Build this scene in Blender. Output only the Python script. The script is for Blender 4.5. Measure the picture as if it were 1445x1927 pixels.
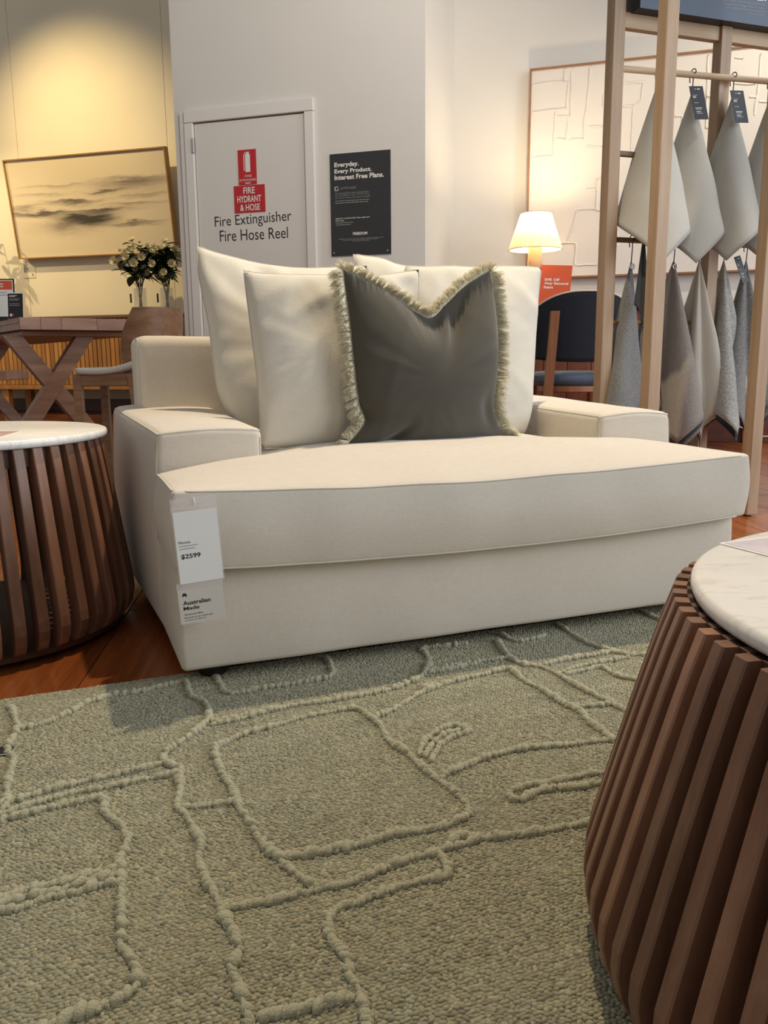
import bpy, math, random
from mathutils import Vector, Matrix, noise
random.seed(7)
for o in list(bpy.data.objects): bpy.data.objects.remove(o)
scene = bpy.context.scene
COL = scene.collection
R = math.radians

# ------------------------------------------------------------------ camera
F_PX, CX, CY, CAM_H = 1560.0, 722.5, 963.5, 0.56
PITCH, ROLL = R(10.5), R(-0.5)
cp, sp, cr, sr = math.cos(PITCH), math.sin(PITCH), math.cos(ROLL), math.sin(ROLL)
cam_data = bpy.data.cameras.new('camera'); cam = bpy.data.objects.new('camera', cam_data); COL.objects.link(cam)
cam_data.sensor_fit = 'AUTO'; cam_data.sensor_width = 36.0; cam_data.lens = F_PX / 1927.0 * 36.0
cam_data.clip_start = 0.02; cam_data.clip_end = 60
_fw = Vector((0, cp, -sp)); _r0 = Vector((1, 0, 0)); _d0 = Vector((0, -sp, -cp))
_r = _r0 * cr - _d0 * sr; _d = _r0 * sr + _d0 * cr
m = Matrix((_r, -_d, -_fw)).transposed().to_4x4(); m.translation = (0, 0, CAM_H)
cam.matrix_world = m
scene.camera = cam

# ------------------------------------------------------------------ world, light, exposure
w = bpy.data.worlds.new('world'); scene.world = w; w.use_nodes = True
w.node_tree.nodes['Background'].inputs[0].default_value = (1.0, 0.965, 0.91, 1)
w.node_tree.nodes['Background'].inputs[1].default_value = 0.33
scene.view_settings.view_transform = 'Standard'; scene.view_settings.look = 'None'
scene.view_settings.exposure = 0.05; scene.view_settings.gamma = 1.0
scene.view_settings.use_curve_mapping = False

def light(name, typ, loc, target, energy, col, size=None, size_y=None, spot=None, blend=0.6, radius=0.05):
    d = bpy.data.lights.new(name, typ); d.energy = energy; d.color = col
    if typ == 'AREA':
        d.shape = 'RECTANGLE'; d.size = size; d.size_y = size_y or size
    else:
        d.shadow_soft_size = radius
    if typ == 'SPOT':
        d.spot_size = R(spot); d.spot_blend = blend
    o = bpy.data.objects.new(name, d); COL.objects.link(o); o.location = loc
    o.rotation_euler = (Vector(target) - Vector(loc)).to_track_quat('-Z', 'Y').to_euler()
    return o
# shop window on the right, cool daylight
light('window_light', 'AREA', (4.4, 0.9, 2.0), (0.3, 1.8, 0.5), 165, (0.88, 0.94, 1.0), 4.6, 2.6)
# ceiling downlight above the sofa
light('sofa_downlight', 'SPOT', (0.27, 2.25, 3.0), (0.10, 1.35, 0.3), 255, (1.0, 0.80, 0.53), spot=105, blend=0.7, radius=0.035)
# ceiling spot washing the painting
light('painting_spot', 'SPOT', (-4.2, 7.4, 4.6), (-3.15, 9.4, 2.2), 470, (1.0, 0.74, 0.35), spot=72, blend=1.0, radius=0.04)
light('leaf_shadow_spot', 'SPOT', (-6.2, 8.6, 2.9), (-4.25, 9.75, 1.6), 210, (1.0, 0.78, 0.42), spot=62, blend=0.8, radius=0.03)  # added lamp, placed to throw the plant's leaf shadows onto the wall
# ceiling spot over the cabinet wall on the right
light('art_spot', 'SPOT', (2.5, 4.1, 3.3), (2.1, 5.2, 1.2), 125, (1.0, 0.86, 0.62), spot=95, blend=0.9, radius=0.06)
light('rack_fill', 'SPOT', (2.3, 3.0, 3.6), (1.9, 3.6, 0.0), 170, (1.0, 0.92, 0.82), spot=75, blend=0.9, radius=0.05)  # added fill lamp, brightens the swatches and the floor behind the rack
light('door_wall_fill', 'SPOT', (0.4, 2.9, 3.5), (-0.6, 5.4, 1.5), 135, (1.0, 0.90, 0.77), spot=100, blend=0.9, radius=0.1)  # added fill lamp, lifts the brightness of the wall around the door

# ------------------------------------------------------------------ geometry helpers
def ray(px, py):
    a, b = (px - CX) / F_PX, (py - CY) / F_PX
    u = a * cr + b * sr; v = -a * sr + b * cr
    return Vector((u, cp - v * sp, -(sp + v * cp)))
def at_z(px, py, z):
    r = ray(px, py); t = (z - CAM_H) / r.z
    return Vector((r.x * t, r.y * t, z))
def at_pl(px, py, P, n):
    r = ray(px, py); t = (P[0] * n[0] + P[1] * n[1]) / (r.x * n[0] + r.y * n[1])
    return Vector((r.x * t, r.y * t, CAM_H + r.z * t))
def at_y(px, py, y): return at_pl(px, py, (0, y), (0, 1))

MW = {}
def place(o, M, parent=None):
    MW[o] = M.copy()
    if parent: o.parent = parent; o.matrix_basis = MW[parent].inverted() @ M
    else: o.matrix_basis = M
def tag(o, label=None, cat=None, group=None, kind=None):
    if label: o['label'] = label
    if cat: o['category'] = cat
    if group: o['group'] = group
    if kind: o['kind'] = kind
    return o
def T(x, y, z): return Matrix.Translation((x, y, z))
def RZ(a): return Matrix.Rotation(a, 4, 'Z')
def thing(name, M, label=None, cat=None, group=None, kind=None):
    o = bpy.data.objects.new(name, None); COL.objects.link(o); o.empty_display_size = 0.05
    place(o, M); return tag(o, label, cat, group, kind)
def mesh(name, verts, faces, smooth=False):
    me = bpy.data.meshes.new(name); me.from_pydata([tuple(v) for v in verts], [], faces); me.update()
    if smooth: me.shade_smooth()
    return me
def obj(name, vf, mat, parent=None, M=None, smooth=False, auto=None):
    me = vf if isinstance(vf, bpy.types.Mesh) else mesh(name, vf[0], vf[1], smooth)
    if mat is not None and not me.materials: me.materials.append(mat)
    o = bpy.data.objects.new(name, me); COL.objects.link(o)
    if M is None: M = MW[parent] if parent else Matrix.Identity(4)
    place(o, M, parent)
    if auto is not None:
        me.shade_smooth(); me.set_sharp_from_angle(angle=R(auto))
    return o
def joinvf(*L):
    V, Fc = [], []
    for v, f in L:
        k = len(V); V += [Vector(p) for p in v]; Fc += [tuple(i + k for i in q) for q in f]
    return V, Fc
def xf(vf, M): return [M @ Vector(v) for v in vf[0]], vf[1]
def box(x0, x1, y0, y1, z0, z1, b=0.0):
    """box with chamfered edges (b)"""
    if b <= 0:
        V = [(x, y, z) for x in (x0, x1) for y in (y0, y1) for z in (z0, z1)]
        return V, [(0, 1, 3, 2), (4, 6, 7, 5), (0, 4, 5, 1), (2, 3, 7, 6), (0, 2, 6, 4), (1, 5, 7, 3)]
    return rbox(x0, x1, y0, y1, z0, z1, b, 1, 1, 1, 1)
def axis_pts(a, b, r, n, k):
    L = [a + r * i / k for i in range(k)] + [a + r + (b - a - 2 * r) * i / n for i in range(n + 1)] + [b - r + r * (i + 1) / k for i in range(k)]
    return L
def rbox(x0, x1, y0, y1, z0, z1, r, nx=4, ny=4, nz=4, k=3, fn=None):
    X, Y, Z = axis_pts(x0, x1, r, nx, k), axis_pts(y0, y1, r, ny, k), axis_pts(z0, z1, r, nz, k)
    V, idx, Fc = [], {}, []
    def vid(x, y, z):
        key = (round(x, 6), round(y, 6), round(z, 6))
        if key in idx: return idx[key]
        q = Vector((min(max(x, x0 + r), x1 - r), min(max(y, y0 + r), y1 - r), min(max(z, z0 + r), z1 - r)))
        d = Vector((x, y, z)) - q
        p = q + d.normalized() * r if d.length > 1e-9 else q
        if fn: p = Vector(fn(p))
        idx[key] = len(V); V.append(p); return idx[key]
    def grid(A, B, mk, flip):
        for i in range(len(A) - 1):
            for j in range(len(B) - 1):
                f = [mk(A[i], B[j]), mk(A[i + 1], B[j]), mk(A[i + 1], B[j + 1]), mk(A[i], B[j + 1])]
                Fc.append(tuple(f[::-1] if flip else f))
    grid(X, Y, lambda a, b: vid(a, b, z0), True); grid(X, Y, lambda a, b: vid(a, b, z1), False)
    grid(X, Z, lambda a, b: vid(a, y0, b), False); grid(X, Z, lambda a, b: vid(a, y1, b), True)
    grid(Y, Z, lambda a, b: vid(x0, a, b), True); grid(Y, Z, lambda a, b: vid(x1, a, b), False)
    return V, Fc
def tube(P, r, seg=8, closed=False, caps=True, flat=1.0):
    P = [Vector(p) for p in P]; n = len(P); V, Fc = [], []
    up = None
    for i, p in enumerate(P):
        a = P[(i - 1) % n] if (closed or i > 0) else p; b = P[(i + 1) % n] if (closed or i < n - 1) else p
        t = (b - a).normalized() if (b - a).length > 1e-9 else Vector((0, 0, 1))
        if up is None:
            up = Vector((0, 0, 1)) if abs(t.z) < 0.95 else Vector((1, 0, 0))
        s = t.cross(up).normalized(); up2 = s.cross(t).normalized(); up = up2
        rr = r[i] if isinstance(r, (list, tuple)) else r
        for k in range(seg):
            an = 2 * math.pi * k / seg
            V.append(p + s * math.cos(an) * rr + up2 * math.sin(an) * rr * flat)
    m_ = n if closed else n - 1
    for i in range(m_):
        for k in range(seg):
            a, b = i * seg, ((i + 1) % n) * seg
            Fc.append((a + k, b + k, b + (k + 1) % seg, a + (k + 1) % seg)[::-1])
    if caps and not closed:
        Fc.append(tuple(range(seg))); Fc.append(tuple((n - 1) * seg + k for k in range(seg))[::-1])
    return V, Fc
def catmull(P, n=8, closed=False):
    P = [Vector(p) for p in P]; out = []; N = len(P)
    for i in range(N if closed else N - 1):
        g = (lambda j: P[j % N]) if closed else (lambda j: P[min(max(j, 0), N - 1)])
        a, b, c, d = g(i - 1), g(i), g(i + 1), g(i + 2)
        for k in range(n):
            t = k / n
            out.append(0.5 * ((2 * b) + (c - a) * t + (2 * a - 5 * b + 4 * c - d) * t * t + (3 * b - a - 3 * c + d) * t ** 3))
    if not closed: out.append(P[-1])
    return out
def lathe(prof, seg=32, cap=True):
    V, Fc = [], []
    for (r, z) in prof:
        for k in range(seg):
            a = 2 * math.pi * k / seg; V.append((r * math.cos(a), r * math.sin(a), z))
    for i in range(len(prof) - 1):
        for k in range(seg):
            a, b = i * seg, (i + 1) * seg
            Fc.append((a + k, a + (k + 1) % seg, b + (k + 1) % seg, b + k))
    if cap:
        Fc.append(tuple(range(seg))[::-1]); Fc.append(tuple((len(prof) - 1) * seg + k for k in range(seg)))
    return V, Fc
def bar(A, B, wv, tv):
    """prism from A to B; wv,tv are half-extent vectors"""
    A, B, wv, tv = Vector(A), Vector(B), Vector(wv), Vector(tv)
    V = [p + s * wv + t * tv for p in (A, B) for s, t in ((-1, -1), (1, -1), (1, 1), (-1, 1))]
    Fc = [(0, 1, 2, 3), (7, 6, 5, 4)] + [(i, i + 4, (i + 1) % 4 + 4, (i + 1) % 4) for i in range(4)]
    if (B - A).dot(wv.cross(tv)) > 0: Fc = [f[::-1] for f in Fc]
    return V, Fc
def nz(p, s=1.0, o=0.0): return noise.noise(Vector((p[0] * s + o, p[1] * s + o * 1.7, p[2] * s - o)))

# ------------------------------------------------------------------ material helpers
class NT:
    def __init__(s, name):
        s.m = bpy.data.materials.new(name); s.m.use_nodes = True; s.t = s.m.node_tree
        s.b = s.t.nodes['Principled BSDF']; s.out = s.t.nodes['Material Output']
    def n(s, typ, ins=None, **kw):
        nd = s.t.nodes.new(typ)
        for k, v in kw.items(): setattr(nd, k, v)
        for k, v in (ins or {}).items():
            if isinstance(v, bpy.types.NodeSocket): s.t.links.new(v, nd.inputs[k])
            else: nd.inputs[k].default_value = v
        return nd
    def l(s, a, b): s.t.links.new(a, b)
    def coord(s, scale=(1, 1, 1), rnd=False, loc=(0, 0, 0)):
        tc = s.n('ShaderNodeTexCoord'); v = tc.outputs['Object']
        if rnd:
            oi = s.n('ShaderNodeObjectInfo')
            mul = s.n('ShaderNodeVectorMath', {0: oi.outputs['Random'], 1: (37, 53, 71)}, operation='MULTIPLY')
            v = s.n('ShaderNodeVectorMath', {0: v, 1: mul.outputs[0]}, operation='ADD').outputs[0]
        return s.n('ShaderNodeMapping', {'Vector': v, 'Scale': scale, 'Location': loc}).outputs[0]
    def noise(s, vec, scale, detail=3, rough=0.5, dist=0.0):
        return s.n('ShaderNodeTexNoise', {'Vector': vec, 'Scale': scale, 'Detail': detail, 'Roughness': rough, 'Distortion': dist}).outputs[0]
    def ramp(s, fac, stops):
        r = s.n('ShaderNodeValToRGB', {0: fac}); e = r.color_ramp.elements
        while len(e) < len(stops): e.new(0.5)
        for el, (p, c) in zip(e, stops): el.position = p; el.color = (*c, 1) if len(c) == 3 else c
        return r.outputs[0]
    def math(s, op, a, b=0.0, c=0.0):
        nd = s.n('ShaderNodeMath', {0: a, 1: b, 2: c}, operation=op); return nd.outputs[0]
    def mix(s, fac, a, b, mode='MIX'):
        nd = s.n('ShaderNodeMix', data_type='RGBA', blend_type=mode)
        for i, v in ((0, fac), (6, a), (7, b)):
            if isinstance(v, bpy.types.NodeSocket): s.l(v, nd.inputs[i])
            else: nd.inputs[i].default_value = v if i == 0 else ((*v, 1) if len(v) == 3 else v)
        return nd.outputs[2]
    def bump(s, h, strength=0.3, dist=0.002):
        b = s.n('ShaderNodeBump', {'Height': h, 'Strength': strength, 'Distance': dist}); s.l(b.outputs[0], s.b.inputs['Normal'])
    def col(s, c):
        if isinstance(c, bpy.types.NodeSocket): s.l(c, s.b.inputs['Base Color'])
        else: s.b.inputs['Base Color'].default_value = (*c, 1)
    def set(s, **kw):
        for k, v in kw.items(): s.b.inputs[k.replace('_', ' ')].default_value = v
        return s
def sc(c, k): return tuple(min(1, x * k) for x in c)
def plain(name, c, rough=0.6, amt=0.06, scale=6, bump=0.0, bscale=120, metal=0.0, spec=0.5, rnd=False):
    t = NT(name); v = t.coord(rnd=rnd)
    f = t.noise(v, scale, 3)
    t.col(t.ramp(f, [(0.3, sc(c, 1 - amt)), (0.7, sc(c, 1 + amt))]))
    t.set(Roughness=rough, Metallic=metal); t.b.inputs['Specular IOR Level'].default_value = spec
    if bump: t.bump(t.noise(v, bscale, 3), bump, 0.002)
    return t.m
def woodm(name, c1, c2, axis=2, rough=0.45, stretch=14, scale=3.0, rnd=True, tint=0.25, bump=0.08):
    t = NT(name); s3 = [stretch] * 3; s3[axis] = 1.0
    v = t.coord(tuple(s3), rnd)
    f = t.noise(v, scale, 5, 0.6, 0.4); g = t.noise(v, scale * 6, 3, 0.6)
    c = t.ramp(f, [(0.3, c1), (0.7, c2)])
    c = t.mix(t.math('MULTIPLY', g, 0.35), c, sc(c1, 0.55))
    if rnd and tint:
        oi = t.n('ShaderNodeObjectInfo'); k = t.math('MULTIPLY_ADD', oi.outputs['Random'], tint * 2, 1 - tint)
        c = t.mix(1.0, c, t.n('ShaderNodeCombineColor', {0: k, 1: k, 2: k}).outputs[0], 'MULTIPLY')
    t.col(c); t.set(Roughness=rough); t.bump(g, bump, 0.001)
    return t.m
def clothm(name, c, amt=0.10, fine=900, coarse=40, bump=0.35, rough=0.9, sheen=0.25, mott=0.04, c2=None, rnd=False):
    """woven cloth: two crossed thread fields in object space"""
    t = NT(name)
    a = t.noise(t.coord((coarse, coarse, fine), rnd), 1, 2); b = t.noise(t.coord((fine, fine * 0.6, coarse), rnd), 1, 2)
    k = t.math('MULTIPLY_ADD', t.math('ADD', a, b), amt * 2.2, 1 - amt * 2.2)
    mo = t.noise(t.coord(rnd=rnd), 7, 3); k = t.math('MULTIPLY', k, t.math('MULTIPLY_ADD', mo, mott * 2, 1 - mott))
    base = t.mix(t.ramp(a, [(0.42, (0, 0, 0)), (0.58, (1, 1, 1))]), c, c2) if c2 else c
    t.col(t.mix(1.0, base, t.n('ShaderNodeCombineColor', {0: k, 1: k, 2: k}).outputs[0], 'MULTIPLY'))
    t.set(Roughness=rough); t.b.inputs['Sheen Weight'].default_value = sheen; t.b.inputs['Specular IOR Level'].default_value = 0.2
    t.bump(t.math('ADD', a, b), bump, 0.0012)
    return t.m

M_ = {}
M_['wall'] = plain('white_wall_paint', (0.72, 0.70, 0.66), 0.75, 0.015, 3, 0.05, 60)
M_['wall_warm'] = plain('warm_lit_wall_paint', (0.74, 0.68, 0.54), 0.8, 0.02, 3, 0.05, 60)  # white paint with the spotlight's warmth put into its colour
M_['door'] = plain('door_paint', (0.74, 0.72, 0.68), 0.45, 0.01, 3)
M_['frame_paint'] = plain('gloss_trim_paint', (0.78, 0.76, 0.72), 0.35, 0.01, 3)
M_['linen'] = clothm('ivory_linen', (0.64, 0.585, 0.51), 0.09, 1300, 60)
M_['linen_pillow'] = clothm('ivory_linen_pillow', (0.66, 0.63, 0.56), 0.07, 1300, 60)
M_['piping'] = clothm('ivory_piping', (0.60, 0.57, 0.50), 0.05, 1300, 60)
M_['olive'] = clothm('olive_velvet', (0.072, 0.066, 0.053), 0.03, 2200, 300, 0.12, 0.85, 0.40, 0.10)
M_['fringe'] = plain('cream_fringe_yarn', (0.97, 0.87, 0.70), 0.85, 0.14, 90)
M_['foot'] = plain('black_foot_plastic', (0.012, 0.012, 0.012), 0.5)
M_['slat'] = woodm('walnut_slat', (0.165, 0.073, 0.043), (0.32, 0.165, 0.105), 2, 0.40, 10, 3.0, True, 0.32)
M_['ring'] = plain('dark_walnut_ring', (0.07, 0.03, 0.018), 0.6, 0.2, 20)
def marble():
    t = NT('white_marble'); v = t.coord()
    n1 = t.noise(v, 3.2, 6, 0.6, 1.3); v2 = t.coord((3.0, 13.0, 4.0), loc=(3, 1, 0)); n2 = t.noise(v2, 4.0, 8, 0.65, 1.0)
    c = t.ramp(n1, [(0.3, (0.78, 0.78, 0.78)), (0.6, (0.86, 0.855, 0.85))])
    c = t.mix(t.ramp(n2, [(0.53, (0, 0, 0)), (0.60, (0.30, 0.30, 0.30)), (0.66, (0, 0, 0))]), c, (0.38, 0.38, 0.40))
    t.col(c); t.set(Roughness=0.28); return t.m
M_['marble'] = marble()
M_['paper'] = plain('white_paper', (0.80, 0.80, 0.80), 0.6, 0.01)
M_['cardboard'] = plain('grey_card', (0.60, 0.57, 0.53), 0.7, 0.02)
M_['ink'] = plain('black_ink', (0.015, 0.015, 0.018), 0.6)
M_['ink_grey'] = plain('grey_ink', (0.38, 0.38, 0.39), 0.6)
M_['white_ink'] = plain('white_print', (0.80, 0.79, 0.76), 0.6, 0.01)
M_['dim_ink'] = plain('grey_print_on_black', (0.30, 0.30, 0.30), 0.6, 0.01)
M_['red_sign'] = plain('red_sign_vinyl', (0.52, 0.018, 0.025), 0.4, 0.03)
M_['orange_sign'] = plain('orange_red_card', (0.66, 0.10, 0.035), 0.5, 0.02)
M_['poster'] = plain('charcoal_poster', (0.030, 0.032, 0.034), 0.35, 0.05)
M_['pinkprint'] = plain('pink_leaflet_print', (0.62, 0.40, 0.38), 0.3, 0.3, 9)
M_['lilacprint'] = plain('lilac_leaflet_print', (0.66, 0.60, 0.68), 0.3, 0.25, 9)
M_['oak'] = woodm('light_oak', (0.36, 0.245, 0.15), (0.50, 0.36, 0.235), 2, 0.5, 16, 2.5, True, 0.06)
M_['oak_x'] = woodm('light_oak_rail', (0.46, 0.33, 0.20), (0.60, 0.45, 0.29), 0, 0.5, 16, 2.5, True, 0.05)
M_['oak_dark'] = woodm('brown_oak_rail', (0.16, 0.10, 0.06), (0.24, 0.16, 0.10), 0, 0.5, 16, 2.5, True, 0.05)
M_['table_wood'] = woodm('dining_timber', (0.30, 0.145, 0.090), (0.52, 0.32, 0.235), 0, 0.4, 9, 2.6, True, 0.15)
M_['table_leg'] = woodm('dining_timber_leg', (0.31, 0.155, 0.095), (0.50, 0.31, 0.215), 0, 0.45, 12, 3, True, 0.12)
M_['chair_wood'] = woodm('chair_walnut', (0.20, 0.10, 0.045), (0.34, 0.20, 0.11), 0, 0.45, 9, 4, True, 0.1)
M_['red_wood'] = woodm('reddish_chair_wood', (0.22, 0.08, 0.035), (0.34, 0.15, 0.075), 2, 0.4, 12, 3, True, 0.1)
M_['slat_orange'] = woodm('honey_timber_slat', (0.52, 0.22, 0.045), (0.76, 0.38, 0.11), 2, 0.5, 9, 2.0, True, 0.28)
M_['cab_dark'] = plain('dark_recess', (0.05, 0.022, 0.008), 0.7, 0.1)
M_['brown_skirting'] = woodm('red_brown_skirting', (0.10, 0.035, 0.022), (0.15, 0.055, 0.035), 0, 0.4, 10, 2, True, 0.1)
M_['console_wood'] = woodm('red_brown_console', (0.17, 0.055, 0.03), (0.25, 0.09, 0.05), 2, 0.4, 10, 2, True, 0.2)
M_['charcoal'] = plain('charcoal_top', (0.03, 0.03, 0.033), 0.5)
M_['navy'] = clothm('navy_weave', (0.013, 0.016, 0.025), 0.18, 700, 40, 0.4, 0.9, 0.15)
M_['seat_blue'] = clothm('slate_blue_weave', (0.09, 0.115, 0.17), 0.18, 700, 40, 0.4, 0.9, 0.3)
M_['seat_grey'] = clothm('pale_grey_weave', (0.52, 0.48, 0.42), 0.08, 700, 40, 0.3)
M_['black_metal'] = plain('black_wire', (0.012, 0.012, 0.016), 0.4)
M_['steel'] = plain('steel', (0.55, 0.55, 0.55), 0.3, 0.03, metal=1.0)
M_['blue_board'] = plain('slate_blue_board', (0.075, 0.11, 0.17), 0.55, 0.03)
M_['blue_board_side'] = plain('dark_board_side', (0.012, 0.014, 0.02), 0.5)
M_['tag_navy'] = plain('navy_hang_tag', (0.014, 0.018, 0.028), 0.45)
M_['frame_gold'] = plain('gilt_oak_frame', (0.36, 0.20, 0.06), 0.5, 0.12, 15)
M_['frame_brown'] = plain('brown_art_frame', (0.30, 0.15, 0.075), 0.5, 0.12, 15)
M_['plaster'] = plain('white_plaster_relief', (0.74, 0.70, 0.66), 0.7, 0.02, 4, 0.3, 40)
M_['leaf'] = plain('dark_green_leaf', (0.022, 0.05, 0.016), 0.45, 0.35, 25, rnd=True)
M_['stem'] = plain('green_stem', (0.05, 0.06, 0.025), 0.6, 0.2)
M_['petal'] = plain('cream_petal', (0.78, 0.72, 0.50), 0.6, 0.05, 30)
M_['bloom_eye'] = plain('bloom_centre', (0.30, 0.24, 0.06), 0.7, 0.2, 50)
M_['cable'] = plain('white_cable', (0.65, 0.62, 0.60), 0.5)
def glass(name, col=(1, 1, 1), alpha=0.25, rough=0.05):
    t = NT(name); t.col(col); t.set(Roughness=rough, Alpha=alpha); t.b.inputs['Specular IOR Level'].default_value = 0.6
    v = t.noise(t.coord(), 20, 2); t.bump(v, 0.02, 0.001)
    return t.m
M_['sleeve'] = glass('clear_sleeve', (0.85, 0.82, 0.84), 0.22, 0.12)
M_['glass'] = glass('vase_glass', (0.9, 0.92, 0.88), 0.16, 0.03)
def floorm():
    t = NT('red_timber_floor'); v = t.coord((16, 1.2, 1), True)
    f = t.noise(v, 2.2, 5, 0.6, 0.5); g = t.noise(v, 14, 3, 0.6)
    c = t.ramp(f, [(0.28, (0.15, 0.036, 0.009)), (0.55, (0.28, 0.080, 0.020)), (0.8, (0.37, 0.125, 0.036))])
    c = t.mix(t.math('MULTIPLY', g, 0.3), c, (0.10, 0.025, 0.008))
    oi = t.n('ShaderNodeObjectInfo'); k = t.math('MULTIPLY_ADD', oi.outputs['Random'], 0.4, 0.8)
    t.col(t.mix(1.0, c, t.n('ShaderNodeCombineColor', {0: k, 1: k, 2: k}).outputs[0], 'MULTIPLY'))
    t.set(Roughness=0.22); t.bump(g, 0.05, 0.001); return t.m
M_['floor'] = floorm()
def rugm(name, ridge=False):
    t = NT(name)
    v = t.coord()
    vor = t.n('ShaderNodeTexVoronoi', {'Vector': t.coord((150, 230, 60)), 'Scale': 1.0, 'Randomness': 0.9}).outputs['Distance']
    n1 = t.noise(t.coord((5, 30, 5)), 1.0, 4, 0.6); n2 = t.noise(v, 160, 3, 0.6); n3 = t.noise(v, 2.2, 3)
    a, b = ((0.265, 0.250, 0.165), (0.385, 0.365, 0.250)) if not ridge else ((0.42, 0.405, 0.275), (0.58, 0.56, 0.40))
    c = t.mix(n1, a, b)
    c = t.mix(t.math('MULTIPLY', t.ramp(n3, [(0.35, (0, 0, 0)), (0.7, (1, 1, 1))]), 0.35), c, (0.235, 0.245, 0.195) if not ridge else (0.48, 0.48, 0.38))
    if not ridge:
        c = t.mix(t.ramp(vor, [(0.35, (0, 0, 0)), (0.85, (0.75, 0.75, 0.75))]), c, (0.13, 0.123, 0.078))
        st = t.noise(t.coord((14, 150, 5), loc=(5, 2, 0)), 1.0, 3, 0.6)
        c = t.mix(t.ramp(st, [(0.62, (0, 0, 0)), (0.75, (0.8, 0.8, 0.8))]), c, (0.47, 0.44, 0.31))
    t.col(c); t.set(Roughness=0.95); t.b.inputs['Specular IOR Level'].default_value = 0.1; t.b.inputs['Sheen Weight'].default_value = 0.3
    if ridge: t.bump(t.noise(v, 420, 3, 0.7), 0.9, 0.004)
    else: t.bump(t.math('MULTIPLY_ADD', n2, 0.6, t.math('MULTIPLY', vor, -1.2)), 0.9, 0.006)
    return t.m
M_['rug'] = rugm('sage_wool_rug'); M_['ridge'] = rugm('sage_wool_ridge', True)
def seascape():
    """grey brush strokes on warm canvas; object x 0..1.72, y 0..1.03"""
    t = NT('misty_landscape_canvas'); tc = t.n('ShaderNodeTexCoord')
    W_, H_ = PAINT
    uv = t.n('ShaderNodeMapping', {'Vector': tc.outputs['Object'], 'Scale': (1 / W_, 1 / H_, 1)}).outputs[0]
    n1 = t.n('ShaderNodeTexNoise', {'Vector': t.n('ShaderNodeMapping', {'Vector': uv, 'Scale': (3.0, 7, 1)}).outputs[0], 'Scale': 1.5, 'Detail': 6, 'Roughness': 0.6})
    d = t.n('ShaderNodeVectorMath', {0: n1.outputs['Color'], 1: (-.5, -.5, -.5)}, operation='ADD').outputs[0]
    d = t.n('ShaderNodeVectorMath', {0: d, 1: (0.22, 0.16, 0)}, operation='MULTIPLY').outputs[0]
    p = t.n('ShaderNodeVectorMath', {0: uv, 1: d}, operation='ADD').outputs[0]
    s = t.n('ShaderNodeSeparateXYZ', {0: p})
    fine = t.n('ShaderNodeTexNoise', {'Vector': t.n('ShaderNodeMapping', {'Vector': uv, 'Scale': (4, 26, 1)}).outputs[0], 'Scale': 2, 'Detail': 6, 'Roughness': 0.65}).outputs[0]
    tot = None
    #   u     v     su    sv   strength
    for (u, v, su, sv, k) in [(0.48, 0.40, 0.16, 0.055, 1.15), (0.20, 0.46, 0.22, 0.028, 0.75), (0.60, 0.455, 0.16, 0.022, 0.7),
                              (0.40, 0.56, 0.14, 0.030, 0.75), (0.62, 0.64, 0.10, 0.020, 0.55), (0.82, 0.72, 0.22, 0.075, 0.55),
                              (0.78, 0.50, 0.20, 0.022, 0.35), (0.78, 0.31, 0.14, 0.022, 0.55), (0.30, 0.72, 0.20, 0.022, 0.28),
                              (0.20, 0.64, 0.16, 0.020, 0.25), (0.35, 0.33, 0.22, 0.07, 0.30), (0.85, 0.57, 0.15, 0.02, 0.3), (0.08, 0.52, 0.12, 0.03, 0.4)]:
        a = t.math('DIVIDE', t.math('SUBTRACT', s.outputs[0], u), su); b = t.math('DIVIDE', t.math('SUBTRACT', s.outputs[1], v), sv); b = t.math('MAXIMUM', t.math('MULTIPLY', b, 2.2), t.math('MULTIPLY', b, -0.75))
        q = t.math('ADD', t.math('MULTIPLY', a, a), t.math('MULTIPLY', b, b))
        g = t.math('MULTIPLY', t.math('EXPONENT', t.math('MULTIPLY', q, -1.0)), k)
        tot = g if tot is None else t.math('ADD', tot, g)
    tot = t.math('MULTIPLY', tot, t.math('MULTIPLY_ADD', fine, 1.1, 0.5))
    c = t.ramp(tot, [(0.02, (0.70, 0.60, 0.43)), (0.30, (0.46, 0.38, 0.28)), (0.62, (0.20, 0.165, 0.13)), (1.0, (0.045, 0.038, 0.03))])
    t.col(c); t.set(Roughness=0.7); return t.m

# ------------------------------------------------------------------ lettering (converted to meshes at the end)
TEXTS = []
def ptext(body, bl, br, tl, plane, parent, mat, bold=0.0, name='lettering'):
    """text whose box is given by its bottom-left, bottom-right and top-left points on a plane frame (Matrix: X right, Y up, Z out)"""
    cu = bpy.data.curves.new(name, 'FONT'); cu.body = body; cu.size = 1.0; cu.offset = bold; cu.resolution_u = 3
    o = bpy.data.objects.new(name, cu); COL.objects.link(o)
    inv = plane.inverted(); a, b, c = inv @ Vector(bl), inv @ Vector(br), inv @ Vector(tl)
    TEXTS.append((o, a, (b - a).length, (c - a).length, plane, parent, mat, name, math.atan2(b.y - a.y, b.x - a.x)))
def ltext(body, x0, x1, y0, y1, parent, mat, z=0.001, bold=0.0, name='lettering'):
    P = MW[parent]
    ptext(body, P @ Vector((x0, y0, z)), P @ Vector((x1, y0, z)), P @ Vector((x0, y1, z)), P, parent, mat, bold, name)
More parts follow.
